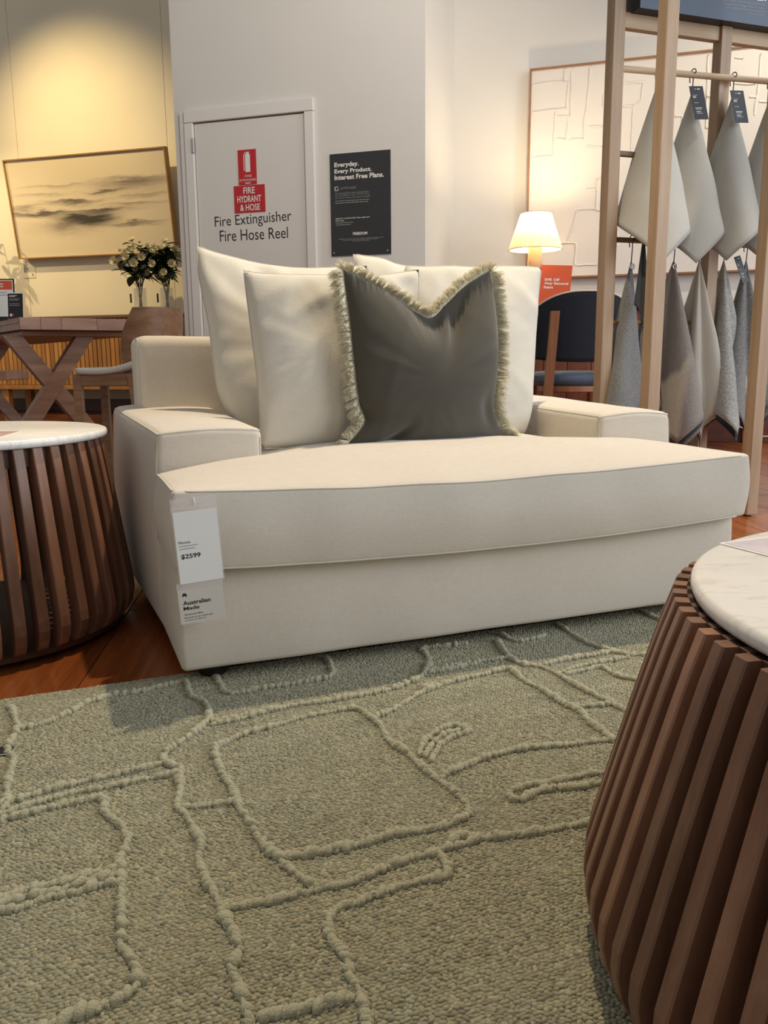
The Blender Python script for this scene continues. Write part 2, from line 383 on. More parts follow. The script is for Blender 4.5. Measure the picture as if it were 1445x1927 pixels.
def flush_texts():
    dg = bpy.context.evaluated_depsgraph_get(); done = []
    for rec in TEXTS:
        done.append(bpy.data.meshes.new_from_object(rec[0].evaluated_get(dg)))
    for rec, me in zip(TEXTS, done):
        o, a, wd, ht, plane, parent, mat, name, an = rec
        xs = [v.co.x for v in me.vertices]; ys = [v.co.y for v in me.vertices]
        if xs:
            kx, ky = wd / max(1e-6, max(xs) - min(xs)), ht / max(1e-6, max(ys) - min(ys)); x0, y0 = min(xs), min(ys)
            for v in me.vertices: v.co = Vector(((v.co.x - x0) * kx, (v.co.y - y0) * ky, 0))
        me.name = name; me.materials.clear(); me.materials.append(mat)
        n = bpy.data.objects.new(name, me); COL.objects.link(n)
        place(n, plane @ T(*a) @ RZ(an), parent)
        bpy.data.objects.remove(o)
def rule(x0, x1, y, h, parent, mat, z=0.001, name='print_line', seg=1):
    """a line of print too fine to read"""
    V, Fc = [], []
    rr = random.Random(int((x0 + y) * 1e5)); x = x0
    while x < x1:
        l_ = min(x1 - x, (x1 - x0) * rr.uniform(0.05, 0.14)); k = len(V)
        V += [(x, y, z), (x + l_, y, z), (x + l_, y + h, z), (x, y + h, z)]; Fc.append((k, k + 1, k + 2, k + 3))
        x += l_ + (x1 - x0) * 0.018
    return obj(name, (V, Fc), mat, parent)

# ================================================================== SETTING
WY = R(17); wd = Vector((math.cos(WY), -math.sin(WY), 0)); wn = Vector((math.sin(WY), math.cos(WY), 0))
D_BLOCK, D_RIGHT, D_LEFT = 5.07, 5.87, 8.05
def onwall(px, py, d): return at_pl(px, py, (wn.x * d, wn.y * d), wn)
def wallM(P): 
    m = Matrix((wd, Vector((0, 0, 1)), -wn)).transposed().to_4x4(); m.translation = P; return m
def wu(P): return Vector(P).dot(wd)           # coordinate along the wall
WALLF = Matrix((wd, wn, Vector((0, 0, 1)))).transposed().to_4x4()   # x along wall, y away, z up
WH = 5.0
# floor
fl = thing('floor', T(0, 0, 0), kind='structure')
obj('floor_bed', box(-8.5, 6.5, -2.5, 11.5, -0.10, -0.0032), M_['cab_dark'], fl)
FA = R(5.8)
pl_mesh = {}
PW, PL = 0.235, 1.05
plank_me = mesh('plank', *rbox(0, PW - 0.0022, 0, PL - 0.0022, -0.02, 0, 0.0012, 1, 1, 1, 1))
plank_me.materials.append(M_['floor'])
PM = RZ(FA)
rest = []
for i in range(-34, 26):
    off = random.Random(i * 13 + 5).uniform(0, PL)
    for j in range(-3, 11):
        M = PM @ T(i * PW + 0.075, j * PL + off - 0.4, 0)
        c = M @ Vector((PW / 2, PL / 2, 0))
        vis = (-1.7 < c.x < -0.1 and 0.9 < c.y < 3.0) or (0.9 < c.x < 3.2 and 1.6 < c.y < 7.0) or (-5.2 < c.x < -1.0 and 3.0 < c.y < 8.6 and abs(c.x + 0.46 * c.y) < 1.2)
        if vis: obj('plank', plank_me, None, fl, M)
        elif -8 < c.x < 6 and -2 < c.y < 11: rest.append(M)
pv = rbox(0, PW - 0.0022, 0, PL - 0.0022, -0.02, 0, 0.0012, 1, 1, 1, 1)
tag(obj('plank_field', joinvf(*[xf(box(0, PW - 0.0022, 0, PL - 0.0022, -0.02, 0), M) for M in rest]), M_['floor'], fl), kind='stuff')
# block with the fire cupboard (front face, right return)
Pbl = onwall(332, 300, D_BLOCK); Pbr = onwall(800, 300, D_BLOCK)
ub0, ub1 = wu(Pbl), wu(Pbr)
tag(obj('wall_middle', box(ub0, ub1, D_BLOCK, D_LEFT + 0.2, 0, WH), M_['wall'], None, WALLF), kind='structure')
# right-hand wall
tag(obj('wall_right', box(ub1, ub1 + 4.6, D_RIGHT, D_RIGHT + 0.15, 0, WH), M_['wall'], None, WALLF), kind='structure')
# left, far wall made of boards with fine joints
wl = thing('wall_left', WALLF, kind='structure')
j1, j2 = wu(onwall(27, 210, D_LEFT)), wu(onwall(313, 240, D_LEFT))
pw = j2 - j1
for k, (a, b) in enumerate([(j1 - 2 * pw, j1 - pw), (j1 - pw, j1), (j1, j2), (j2, ub0 + 0.3)]):
    obj('wall_panel', rbox(a + 0.002, b - 0.002, D_LEFT, D_LEFT + 0.03, 0, WH, 0.002, 1, 1, 1, 1), M_['wall_warm'], wl)
obj('backing', box(j1 - 2 * pw, ub0 + 0.3, D_LEFT + 0.012, D_LEFT + 0.15, 0, WH), M_['wall_warm'], wl)
# skirting
tag(obj('baseboard_right', rbox(ub1 + 0.002, ub1 + 4.6, D_RIGHT - 0.022, D_RIGHT - 0.001, 0, 0.17, 0.004, 1, 1, 1, 2), M_['brown_skirting'], None, WALLF), kind='structure')
tag(obj('baseboard_left', rbox(j1 - 2 * pw, ub0 - 0.01, D_LEFT - 0.02, D_LEFT - 0.001, 0, 0.14, 0.004, 1, 1, 1, 2), M_['brown_skirting'], None, WALLF), kind='structure')
# thin rail on the right wall above the skirting
za = onwall(1436, 772, D_RIGHT).z
tag(obj('trim_1', rbox(ub1 + 1.2, ub1 + 4.6, D_RIGHT - 0.012, D_RIGHT - 0.001, za - 0.008, za + 0.008, 0.002, 1, 1, 1, 1), M_['frame_brown'], None, WALLF), kind='structure')

# fire cupboard door
dr = thing('door_1', WALLF, kind='structure')
dl, dr_ = wu(onwall(370, 300, D_BLOCK)), wu(onwall(575, 300, D_BLOCK))
dtop = onwall(470, 224, D_BLOCK).z
DB = D_BLOCK
leaf = obj('door_leaf', rbox(dl, dr_, DB - 0.012, DB + 0.02, 0.02, dtop, 0.002, 1, 1, 1, 1), M_['door'], dr)
fwid = 0.062
for (a, b, z0, z1) in [(dl - 0.004 - fwid, dl - 0.004, 0, dtop + 0.004), (dr_ + 0.006, dr_ + 0.006 + fwid, 0, dtop + 0.004), (dl - 0.004 - fwid, dr_ + 0.006 + fwid, dtop + 0.006, dtop + 0.006 + 0.075)]:
    obj('door_frame', rbox(a, b, DB - 0.030, DB + 0.001, z0, z1, 0.005, 1, 1, 1, 2), M_['frame_paint'], dr)
obj('door_gap', box(dl - 0.004, dr_ + 0.006, DB - 0.004, DB, 0.0, dtop + 0.006), M_['cab_dark'], dr)
hz = onwall(371, 276, D_BLOCK).z
hg = obj('hinge', rbox(dl - 0.014, dl + 0.004, DB - 0.038, DB - 0.020, hz - 0.045, hz + 0.045, 0.004, 1, 1, 1, 2), M_['steel'], dr)
# narrow vertical pipe cover left of the cupboard, with a joint
tag(obj('trim_2', rbox(ub0 + 0.045, ub0 + 0.075, DB - 0.02, DB - 0.001, 0, onwall(350, 213, D_BLOCK).z, 0.006, 1, 1, 1, 2), M_['frame_paint'], None, WALLF), kind='structure')

# door signs
def wallsign(name, pts, d, mat, label, cat, thick=0.003, rad=0.0, off=0.0):
    """flat sign: pts = TL, TR, BL, BR pixels"""
    L = [onwall(x, y, d - off) for x, y in pts]
    u0 = (wu(L[0]) + wu(L[2])) / 2; u1 = (wu(L[1]) + wu(L[3])) / 2; z1 = (L[0].z + L[1].z) / 2; z0 = (L[2].z + L[3].z) / 2
    P = wd * u0 + wn * (d - off) + Vector((0, 0, z0))
    t = thing(name, wallM(P), label, cat)
    Wd, Ht = u1 - u0, z1 - z0
    obj('panel', rbox(0, Wd, 0, Ht, -0.0, thick, min(thick * 0.4, 0.0015), 1, 1, 1, 1), mat, t)
    return t, Wd, Ht
DS = D_BLOCK - 0.0125
t, Wd, Ht = wallsign('fire_extinguisher_sign', [(447, 283), (481, 280), (450, 349), (484, 346)], DS, M_['red_sign'], 'tall red sign with a white fire extinguisher pictogram on the door', 'sign')
pic = catmull([(0.40, 0.36), (0.40, 0.80), (0.42, 0.86), (0.47, 0.89), (0.60, 0.89), (0.66, 0.85), (0.67, 0.80), (0.67, 0.36)], 3)
V = [(p.x * Wd, p.y * Ht, 0.0035) for p in pic]
obj('pictogram', (V, [tuple(range(len(V)))[::-1]]), M_['white_ink'], t)
obj('pictogram', box(0.46 * Wd, 0.62 * Wd, 0.895 * Ht, 0.93 * Ht, 0.003, 0.0037), M_['white_ink'], t)
obj('pictogram', joinvf(*[bar((a[0] * Wd, a[1] * Ht, 0.0034), (b[0] * Wd, b[1] * Ht, 0.0034), (0.006 * 0.4, 0, 0), (0, 0, 0.0003)) for a, b in [((0.33, 0.40), (0.33, 0.82)), ((0.33, 0.82), (0.40, 0.93)), ((0.40, 0.93), (0.64, 0.935))]]), M_['white_ink'], t)
ltext('FIRE', 0.36 * Wd, 0.74 * Wd, 0.215 * Ht, 0.275 * Ht, t, M_['white_ink'], 0.0035)
ltext('EXTINGUISHER', 0.06 * Wd, 0.97 * Wd, 0.10 * Ht, 0.165 * Ht, t, M_['white_ink'], 0.0035)
rule(0.36 * Wd, 0.66 * Wd, 0.03 * Ht, 0.03 * Ht, t, M_['white_ink'], 0.0035)
t, Wd, Ht = wallsign('fire_hydrant_sign', [(440, 350), (498, 347), (442, 401), (500, 399)], DS, M_['red_sign'], 'squarer red FIRE HYDRANT & HOSE sign on the door', 'sign')
for s_, (a, b), (c_, d_) in [('FIRE', (0.31, 0.68), (0.69, 0.93)), ('HYDRANT', (0.10, 0.88), (0.38, 0.62)), ('& HOSE', (0.19, 0.83), (0.07, 0.31))]:
    ltext(s_, a * Wd, b * Wd, c_ * Ht, d_ * Ht, t, M_['white_ink'], 0.0035, 0.018)
PMt = wallM(wd * 0 + wn * (DS - 0.0008))
ptext('Fire Extinguisher', onwall(405, 433, DS), onwall(549, 421, DS), onwall(404, 408, DS), PMt, leaf, M_['ink'], 0.0)
ptext('Fire Hose Reel', onwall(414, 455, DS), onwall(542, 448, DS), onwall(413, 434, DS), PMt, leaf, M_['ink'], 0.0)

# finance poster
t, Wd, Ht = wallsign('finance_poster', [(621, 292), (735, 280), (624, 483), (736, 477)], D_BLOCK - 0.004, M_['poster'], 'charcoal poster with white lettering on the wall beside the door', 'poster', 0.004)
obj('clear_holder', box(-0.004, Wd + 0.003, -0.004, Ht + 0.003, -0.003, -0.0005), M_['sleeve'], t)
def rowtext(s_, x0, x1, y0, y1, mat, bold=0.0): ltext(s_, x0 * Wd, x1 * Wd, (1 - y1) * Ht, (1 - y0) * Ht, t, mat, 0.0045, bold)
rowtext('Everyday.', 0.075, 0.48, 0.085, 0.142, M_['white_ink'], 0.03)
rowtext('Every Product.', 0.075, 0.69, 0.148, 0.202, M_['white_ink'], 0.03)
rowtext('Interest Free Plans.', 0.075, 0.89, 0.206, 0.254, M_['white_ink'], 0.03)
rowtext('LATITUDE', 0.165, 0.43, 0.326, 0.346, M_['dim_ink'])
for a in [(0.075, 0.135, 0.318, 0.323), (0.075, 0.135, 0.353, 0.358), (0.075, 0.085, 0.318, 0.358), (0.126, 0.135, 0.335, 0.358)]:
    obj('logo', box(a[0] * Wd, a[1] * Wd, (1 - a[3]) * Ht, (1 - a[2]) * Ht, 0.004, 0.0046), M_['white_ink'], t)
rowtext('Get Interest Free with Latitude when', 0.08, 0.64, 0.374, 0.393, M_['dim_ink'])
rowtext('you spend $250 or more. 6, 12, 24, 36 or', 0.08, 0.66, 0.398, 0.417, M_['dim_ink'])
rowtext('50 months interest free plans available.', 0.08, 0.67, 0.421, 0.440, M_['dim_ink'])
for y in (0.462, 0.482): rule(0.08 * Wd, 0.64 * Wd, (1 - y) * Ht, 0.004, t, M_['dim_ink'], 0.0045)
rowtext('Apply for a Latitude Gem Visa credit card', 0.08, 0.65, 0.622, 0.640, M_['white_ink'], 0.01)
rowtext('here today.', 0.08, 0.23, 0.644, 0.660, M_['white_ink'], 0.01)
for y, e in ((0.676, 0.38), (0.696, 0.34)): rule(0.08 * Wd, e * Wd, (1 - y) * Ht, 0.004, t, M_['dim_ink'], 0.0045)
rowtext('FREEDOM', 0.37, 0.61, 0.772, 0.800, M_['white_ink'], 0.03)
for y, a, e in ((0.836, 0.12, 0.88), (0.848, 0.2, 0.8), (0.860, 0.36, 0.64)): rule(a * Wd, e * Wd, (1 - y) * Ht, 0.0022, t, M_['dim_ink'], 0.0045)
for a in (0.045, 0.945): obj('screw', xf(lathe([(0.005, 0), (0.005, 0.002), (0.003, 0.003)], 10), T(a * Wd, 0.03 * Ht, 0.004)), M_['steel'], t)

# ================================================================== SOFA
SO = Vector((-0.3413, 1.3245, 0)); SA = R(21.41)
SM = T(*SO) @ RZ(SA); SI = SM.inverted()
sx = Vector((math.cos(SA), math.sin(SA), 0)); sy = Vector((-math.sin(SA), math.cos(SA), 0))
def SP(px, py, y):      # pixel on the sofa-local plane y=const -> sofa-local point
    P = SO + sy * y; return SI @ at_pl(px, py, P, sy)
W = 1.1735; ZB, ZT, ZC, YA, ZA, WA = 0.040, 0.225, 0.357, 0.2127, 0.430, 0.200
sofa = thing('sofa', SM, 'deep ivory linen sofa standing on the sage rug', 'sofa')
def base_fn(p):
    x, y, z = p; k = 0.004 * nz(p, 7, 3)
    if y < 0.05: y += k - 0.006 * math.sin(math.pi * max(0, min(1, (z - ZB) / (ZT - ZB))))
    if x < 0.05: x -= 0.004 * math.sin(math.pi * max(0, min(1, (z - ZB) / (ZT - ZB))))
    return x, y, z
obj('base', rbox(0, W, 0, 0.84, ZB, ZT + 0.005, 0.010, 30, 12, 8, 3, base_fn), M_['linen'], sofa, smooth=True)
def arm_fn(side):
    def f(p):
        x, y, z = p
        v = max(0, min(1, (z - ZB) / (ZA - ZB))); q = max(0, min(1, (y - YA) / 0.65))
        if z > 0.36: z += 0.016 * q + 0.007 * math.sin(math.pi * max(0, min(1, (x if side < 0 else W - x) / WA))) + 0.002 * nz(p, 9)
        out = -1 if side < 0 else 1
        xo = x if side < 0 else W - x
        if xo < 0.09: x += out * (0.010 * math.sin(math.pi * v) + 0.030 * q)
        if y < YA + 0.06: y -= 0.006 * math.sin(math.pi * max(0, min(1, xo / WA)))
        return x, y, z
    return f
for s_, x0 in ((-1, 0.0), (1, W - WA)):
    fn = arm_fn(s_)
    a = obj('arm', rbox(x0, x0 + WA, YA, 0.87, ZB, ZA, 0.016, 8, 14, 12, 4, fn), M_['linen'], sofa, smooth=True)
    r_ = 0.0045
    zp = ZA - 0.0050; cc = 0.0070
    loop = [(x0 + r_, 0.86, zp), (x0 + r_, 0.6, zp), (x0 + r_, 0.35, zp), (x0 + r_, YA + 0.022, zp), (x0 + cc, YA + cc, zp - 0.001), (x0 + 0.022, YA + r_, zp), (x0 + 0.07, YA + r_, zp), (x0 + 0.13, YA + r_, zp), (x0 + WA - 0.022, YA + r_, zp), (x0 + WA - cc, YA + cc, zp - 0.001), (x0 + WA - r_, YA + 0.022, zp), (x0 + WA - r_, 0.35, zp), (x0 + WA - r_, 0.6, zp), (x0 + WA - r_, 0.86, zp)]
    obj('piping', tube(catmull([fn(Vector(p)) for p in loop], 5), 0.0019, 6), M_['piping'], a, smooth=True)
    for xx in (x0 + r_, x0 + WA - r_):
        obj('piping', tube([fn(Vector((xx, YA + r_, z))) for z in (ZA - 0.018, 0.38, 0.33, 0.28, 0.23)], 0.0016, 6), M_['piping'], a, smooth=True)
def back_fn(p):
    x, y, z = p
    u = (x - 0.02) / (W - 0.04)
    if y < 0.76: y -= 0.010 * math.sin(math.pi * max(0, min(1, u))) ** 0.4
    if z > 0.58: z += 0.004 * nz(p, 6)
    return x, y, z
bk = obj('backrest', rbox(0.020, W - 0.055, 0.72, 0.865, 0.30, 0.617, 0.026, 20, 4, 8, 4, back_fn), M_['linen'], sofa, smooth=True)
for xx in (0.027, W - 0.062):
    obj('piping', tube([(xx, 0.727, 0.45), (xx, 0.726, 0.55), (xx, 0.727, 0.595), (xx, 0.742, 0.611), (xx, 0.80, 0.612)], 0.0016, 6), M_['piping'], bk, smooth=True)
# T-shaped seat cushion
C0, C1, CY0, CY1 = -0.004, W + 0.004, -0.030, 0.715
def cush_fn(p):
    x, y, z = p
    u = max(0, min(1, (x - C0) / (C1 - C0)))
    h = max(0, min(1, (z - ZT) / (ZC - ZT)))
    v = max(0, min(1, (y - CY0) / 0.20))
    lip = 1 - max(0, min(1, (y - CY0) / 0.10))
    sag = 0.017 * (1 - (2 * u - 1) ** 2) * lip
    crown = 0.033 * (1 - abs(2 * u - 1) ** 3.5) * math.sin(math.pi / 2 * v) ** 0.8 * (h > 0.5) * ((h - 0.5) * 2)
    belly = -0.010 * (1 - abs(2 * u - 1) ** 3) * math.sin(math.pi / 2 * v) * (h < 0.5)
    z2 = z - sag + crown + 0.002 * nz(p, 8, 1) * (h > .5)
    if y < 0.02: y -= 0.012 * math.sin(math.pi * h) * (1 - abs(2 * u - 1) ** 6) + 0.003 * nz(p, 9, 5)
    if y < 0.19:
        x += (0.010 * math.sin(math.pi * h)) * ((u > 0.97) - (u < 0.03))
    k = max(0, min(1, (y - 0.190) / 0.016)); k = k * k * (3 - 2 * k)
    lim0, lim1 = C0 + k * (WA + 0.004 - C0), C1 - k * (WA + 0.004 - (C1 - W))
    x = lim0 + (x - C0) / (C1 - C0) * (lim1 - lim0)
    return x, y, z2
cu = obj('seat_cushion', rbox(C0, C1, CY0, CY1, ZT, ZC, 0.007, 60, 60, 10, 3, cush_fn), M_['linen'], sofa, smooth=True)
for zz in (ZC - 0.002, ZT + 0.002):
    e = 0.0015
    path = [(C0 + e, 0.185 - 0.01 * i, zz) for i in range(0, 21)] + [(C0 + e + (C1 - C0 - 2 * e) * i / 50, CY0 + e, zz) for i in range(1, 50)] + [(C1 - e, -0.015 + 0.01 * i, zz) for i in range(0, 21)]
    obj('piping', tube([cush_fn(Vector(p)) for p in path], 0.0021, 6), M_['piping'], cu, smooth=True)
for (x, y) in ((0.06, 0.06), (W - 0.06, 0.06), (0.06, 0.79), (W - 0.06, 0.79)):
    z0 = 0.012 if y < 0.075 else 0.0
    obj('foot', xf(lathe([(0.022, z0), (0.026, z0 + 0.004), (0.028, 0.036), (0.028, 0.043)], 16), T(x, y, 0)), M_['foot'], sofa, auto=40)

# ================================================================== PILLOWS
def pillow_patch(top, bottom, left, right, yb, yt, n=44):
    """boundary pixel lists -> sofa-local grid on a leaning plane"""
    def conv(q):
        y = (yb + yt) / 2
        for _ in range(6):
            p = SP(q[0], q[1], y); y = yb + (p.z - 0.37) / 0.40 * (yt - yb)
        p = SP(q[0], q[1], y); return p
    def samp(L):
        P = catmull([conv(q) for q in L], 10)
        d = [0]
        for a, b in zip(P, P[1:]): d.append(d[-1] + (b - a).length)
        out = []
        for i in range(n + 1):
            s_ = d[-1] * i / n; j = 0
            while j < len(d) - 2 and d[j + 1] < s_: j += 1
            t_ = (s_ - d[j]) / max(1e-9, d[j + 1] - d[j]); out.append(P[j].lerp(P[j + 1], t_))
        return out
    Tp, Bt, Lf, Rt = samp(top), samp(bottom), samp(left), samp(right)
    G = []
    for j in range(n + 1):          # v: 0 top .. 1 bottom
        v = j / n; row = []
        for i in range(n + 1):
            u = i / n
            c = Tp[i] * (1 - v) + Bt[i] * v + Lf[j] * (1 - u) + Rt[j] * u - (Tp[0] * (1 - u) * (1 - v) + Tp[n] * u * (1 - v) + Bt[0] * (1 - u) * v + Bt[n] * u * v)
            row.append(c)
        G.append(row)
    ndir = Vector((0, -1, 0)) * math.cos(math.atan2(yt - yb, 0.4)) + Vector((0, 0, 1)) * math.sin(math.atan2(yt - yb, 0.4))
    return G, ndir
def pillow(name, label, mat, edges, yb, yt, thick, seed, wr=0.006, n=44, shape=None, pip=True):
    G, nd = pillow_patch(*edges, yb, yt, n)
    base = SM @ T(0.5 * (G[n][0].x + G[n][n].x), yb, 0.37)
    off = Vector((0.5 * (G[n][0].x + G[n][n].x), yb, 0.37))
    t = thing(name, base, label, 'cushion', 'cushions on the sofa')
    V, Fc = [], []; F_, B_ = {}, {}
    for j in range(n + 1):
        for i in range(n + 1):
            u, v = 2 * i / n - 1, 2 * j / n - 1; p = G[j][i]
            prof = max(0, (1 - u * u)) ** 0.5 * max(0, (1 - v * v)) ** 0.5
            prof = prof ** 0.85 * (1 + 0.12 * v)
            edge = 1 - max(abs(u), abs(v)) ** 6
            mx_ = max(abs(u), abs(v)); an_ = 0.9 if u < 0 else -0.7
            q_ = p.x * math.cos(an_) + p.z * math.sin(an_); r2_ = -p.x * math.sin(an_) + p.z * math.cos(an_)
            crease = max(0.0, 1 - 5.0 * abs(nz((q_ * 3.2, seed, r2_ * 11), 1.0, seed))) ** 1.5 * max(0.0, nz((p.x, p.y, p.z), 5, seed + 7) + 0.15) * (0.35 + 0.65 * mx_ ** 2)
            w1 = wr * edge * (0.8 * nz(p, 5.5, seed) + 0.25 * nz(p, 13, seed + 3) + 2.0 * crease)
            radial = nz((math.atan2(v, u) * 2.2, seed, 0), 2.0) * wr * 1.1 * (max(abs(u), abs(v)) ** 2) * edge
            df = thick * prof + w1 + radial
            if shape: df += shape(u, v)
            df = max(df, 0.30 * thick * prof); db_ = max(thick * 0.8 * prof + w1 * 0.5, 0.25 * thick * prof)
            F_[(i, j)] = len(V); V.append(p + nd * df - off)
            if i in (0, n) or j in (0, n): B_[(i, j)] = F_[(i, j)]
            else: B_[(i, j)] = len(V); V.append(p - nd * db_ - off)
    for j in range(n):
        for i in range(n):
            Fc.append((F_[(i, j)], F_[(i, j + 1)], F_[(i + 1, j + 1)], F_[(i + 1, j)]))
            Fc.append((B_[(i, j)], B_[(i + 1, j)], B_[(i + 1, j + 1)], B_[(i, j + 1)]))
    o = obj('cover', (V, Fc), mat, t, smooth=True)
    loop = [G[0][i] for i in range(n)] + [G[j][n] for j in range(n)] + [G[n][i] for i in range(n, 0, -1)] + [G[j][0] for j in range(n, 0, -1)]
    if pip:
        for sd_ in (G[0], [G[j][n] for j in range(n + 1)], G[n], [G[j][0] for j in range(n + 1)]):
            obj('seam', tube([p - off for p in sd_[1:-1]], 0.0014, 5), M_['piping'], t, smooth=True)
    return t, G, nd, off, loop
def ear(s): return s
pillow('back_cushion', 'large ivory cushion at the left end, its tall corner against the door', M_['linen_pillow'],
       ([(370, 462), (395, 472), (430, 482), (500, 498), (580, 505), (690, 500)], [(462, 836), (560, 842), (650, 842), (720, 838)],
        [(370, 462), (373, 510), (382, 560), (394, 620), (402, 690), (415, 750), (462, 836)], [(690, 500), (700, 600), (712, 720), (720, 838)]), 0.50, 0.64, 0.070, 3, 0.014)
pillow('back_cushion', 'ivory cushion just left of the fringed one, overlapping a taller one', M_['linen_pillow'],
       ([(458, 507), (480, 513), (530, 516), (600, 517), (700, 519), (750, 513), (788, 507)], [(492, 844), (560, 843), (650, 843), (770, 840)],
        [(458, 507), (463, 550), (472, 620), (482, 700), (488, 770), (492, 844)], [(788, 507), (786, 580), (780, 700), (770, 840)]), 0.36, 0.45, 0.062, 11, 0.012)
pillow('back_cushion', 'ivory cushion mostly hidden, one corner peeping above the fringed cushion', M_['linen_pillow'],
       ([(664, 478), (690, 482), (720, 487), (760, 500), (850, 508), (950, 512)], [(690, 838), (760, 840), (850, 836), (950, 825)],
        [(664, 478), (668, 560), (676, 700), (690, 838)], [(950, 512), (960, 600), (960, 720), (950, 825)]), 0.56, 0.68, 0.055, 21, 0.008)
pillow('back_cushion', 'ivory cushion at the right end beside the right arm', M_['linen_pillow'],
       ([(762, 500), (800, 502), (850, 501), (900, 503), (960, 501), (1019, 503)], [(765, 838), (850, 836), (920, 830), (985, 820)],
        [(762, 500), (762, 600), (764, 720), (765, 838)], [(1019, 503), (1013, 560), (1006, 640), (1001, 720), (998, 780), (985, 820)]), 0.44, 0.56, 0.060, 31, 0.010)
def chop(u, v):
    # dent below the V and the fold running right of it
    d = -0.030 * math.exp(-((u - 0.18) / 0.42) ** 2 - ((v + 0.95) / 0.38) ** 2)
    a = (u - 0.36) * 0.9 + (v + 0.72) * 0.44
    d += -0.022 * math.exp(-(a / 0.11) ** 2) * math.exp(-((v + 0.85) / 0.35) ** 2) + 0.014 * math.exp(-((a + 0.16) / 0.13) ** 2) * math.exp(-((v + 0.8) / 0.35) ** 2)
    d += -0.022 * math.exp(-((u + 0.62 - 0.55 * (1 - v)) / 0.09) ** 2 - ((v - 0.86) / 0.16) ** 2)
    d += -0.010 * math.exp(-((u - 0.80) / 0.10) ** 2 - ((v - 0.62) / 0.20) ** 2)
    return d
ft, FG, fnd, foff, floop = pillow('fringed_cushion', 'olive grey velvet cushion with a cream fringe, dented at its top', M_['olive'],
       ([(643, 506), (665, 516), (700, 535), (745, 560), (785, 588), (812, 596), (838, 572), (870, 540), (900, 520), (922, 506)], [(650, 838), (700, 842), (780, 841), (870, 834), (960, 824)],
        [(643, 506), (650, 550), (660, 620), (667, 690), (676, 760), (686, 795), (650, 838)], [(922, 506), (929, 560), (934, 640), (932, 710), (926, 760), (936, 795), (960, 824)]),
       0.27, 0.35, 0.060, 41, 0.0045, 56, chop, False)
# fringe: many fine yarns leaving the seam
def fringe():
    V, Fc = [], []
    rnd = random.Random(5); N = len(floop)
    cen = sum((Vector(p) for p in floop), Vector()) / N
    L = [0]
    for i in range(N): L.append(L[-1] + (floop[(i + 1) % N] - floop[i]).length)
    tot = L[-1]; cnt = 24000; i = 0
    for k in range(cnt):
        s_ = tot * k / cnt
        while L[i + 1] < s_: i += 1
        t_ = (s_ - L[i]) / max(1e-9, L[i + 1] - L[i]); p = floop[i].lerp(floop[(i + 1) % N], t_)
        tg = (floop[(i + 2) % N] - floop[(i - 2) % N]).normalized()
        out = tg.cross(fnd).normalized()
        if out.dot(p - cen) < 0 and abs(out.dot((p - cen).normalized())) > 0.15: out = -out
        # keep direction consistent with the loop sense
        out = fnd.cross(tg).normalized() if SENSE > 0 else tg.cross(fnd).normalized()
        bottom = p.z < 0.385
        cl = s_ / 0.006; ph = cl - math.floor(cl) - 0.5; cid = math.floor(cl)
        crnd = random.Random(cid * 7 + 1)
        fan = rnd.uniform(-1.6, 1.6) + 0.4 * crnd.uniform(-1, 1); lean = crnd.uniform(-0.35, 0.35); bend = crnd.uniform(-0.45, 0.45)
        ln = 0.030 * rnd.uniform(0.75, 1.12)
        d = (out + fnd * (0.25 + fan * 0.60 + rnd.uniform(-0.5, 0.6) * 0.7) + tg * (lean * 0.5 - ph * 0.35 + rnd.uniform(-0.18, 0.18)))
        if bottom: d += Vector((0, -0.9, 0.75))
        d.normalize()
        side = d.cross(Vector((rnd.uniform(-1, 1), rnd.uniform(-1, 1), rnd.uniform(-1, 1)))).normalized()
        cv = (tg * bend + fnd * rnd.uniform(-0.5, 0.5) + Vector((0, 0, -0.5))) * ln * 0.55
        r0 = 0.00065; k0 = len(V); S_ = 5
        for q in range(S_ + 1):
            f = q / S_
            c = p - d * 0.003 + d * ln * f + cv * f * f + side * math.sin(f * 5 + k) * 0.0009
            if c.z < 0.366 and bottom: c.z = 0.366 + rnd.uniform(0, 0.004)
            rr = r0 * (1 - 0.55 * f); up = side.cross(d)
            V.extend([c + side * rr - foff, c - side * rr * 0.5 + up * rr * 0.87 - foff, c - side * rr * 0.5 - up * rr * 0.87 - foff])
        for q in range(S_):
            a = k0 + q * 3
            for e in range(3): Fc.append((a + e, a + (e + 1) % 3, a + 3 + (e + 1) % 3, a + 3 + e))
    return V, Fc
# loop runs top L->R, right T->B, ... : clockwise seen from the front
_p = floop[5]; _t = (floop[7] - floop[3]).normalized(); SENSE = 1 if fnd.cross(_t).z > 0 else -1
tag(obj('fringe', fringe(), M_['fringe'], ft, smooth=True), kind='stuff')

# ================================================================== PRICE TAGS ON THE SOFA
def sofa_front(P):     # frame facing out of the sofa front
    m = Matrix((sx, Vector((0, 0, 1)), -sy)).transposed().to_4x4(); m.translation = P; return m
YT = -0.052
def tagpt(px, py): return SM @ SP(px, py, YT)
def sofacard(name, TL, TR, BL, label, cat):
    a, b, c = tagpt(*BL), tagpt(*TR), tagpt(*TL)
    wv = (tagpt(*TR) - tagpt(*TL)); hv = tagpt(*TL) - tagpt(*BL)
    t = thing(name, sofa_front(a), label, cat)
    return t, wv.length, hv.length
t, Wd, Ht = sofacard('price_tag', (328, 940), (416, 935), (337, 1102), 'clear sleeve with a white price card hanging from the sofa seat', 'price tag')
tilt = Matrix.Shear('XZ', 4, (0, 0))
skew = -0.05
def sk(vf): return [Vector((v[0] - 0.055 * (v[1] - 0), v[1] + 0.0 * v[0], v[2])) for v in vf[0]], vf[1]
def skr(vf, a=R(3.4)): 
    M = Matrix.Rotation(a, 4, 'Z'); return [M @ Vector(v) for v in vf[0]], vf[1]
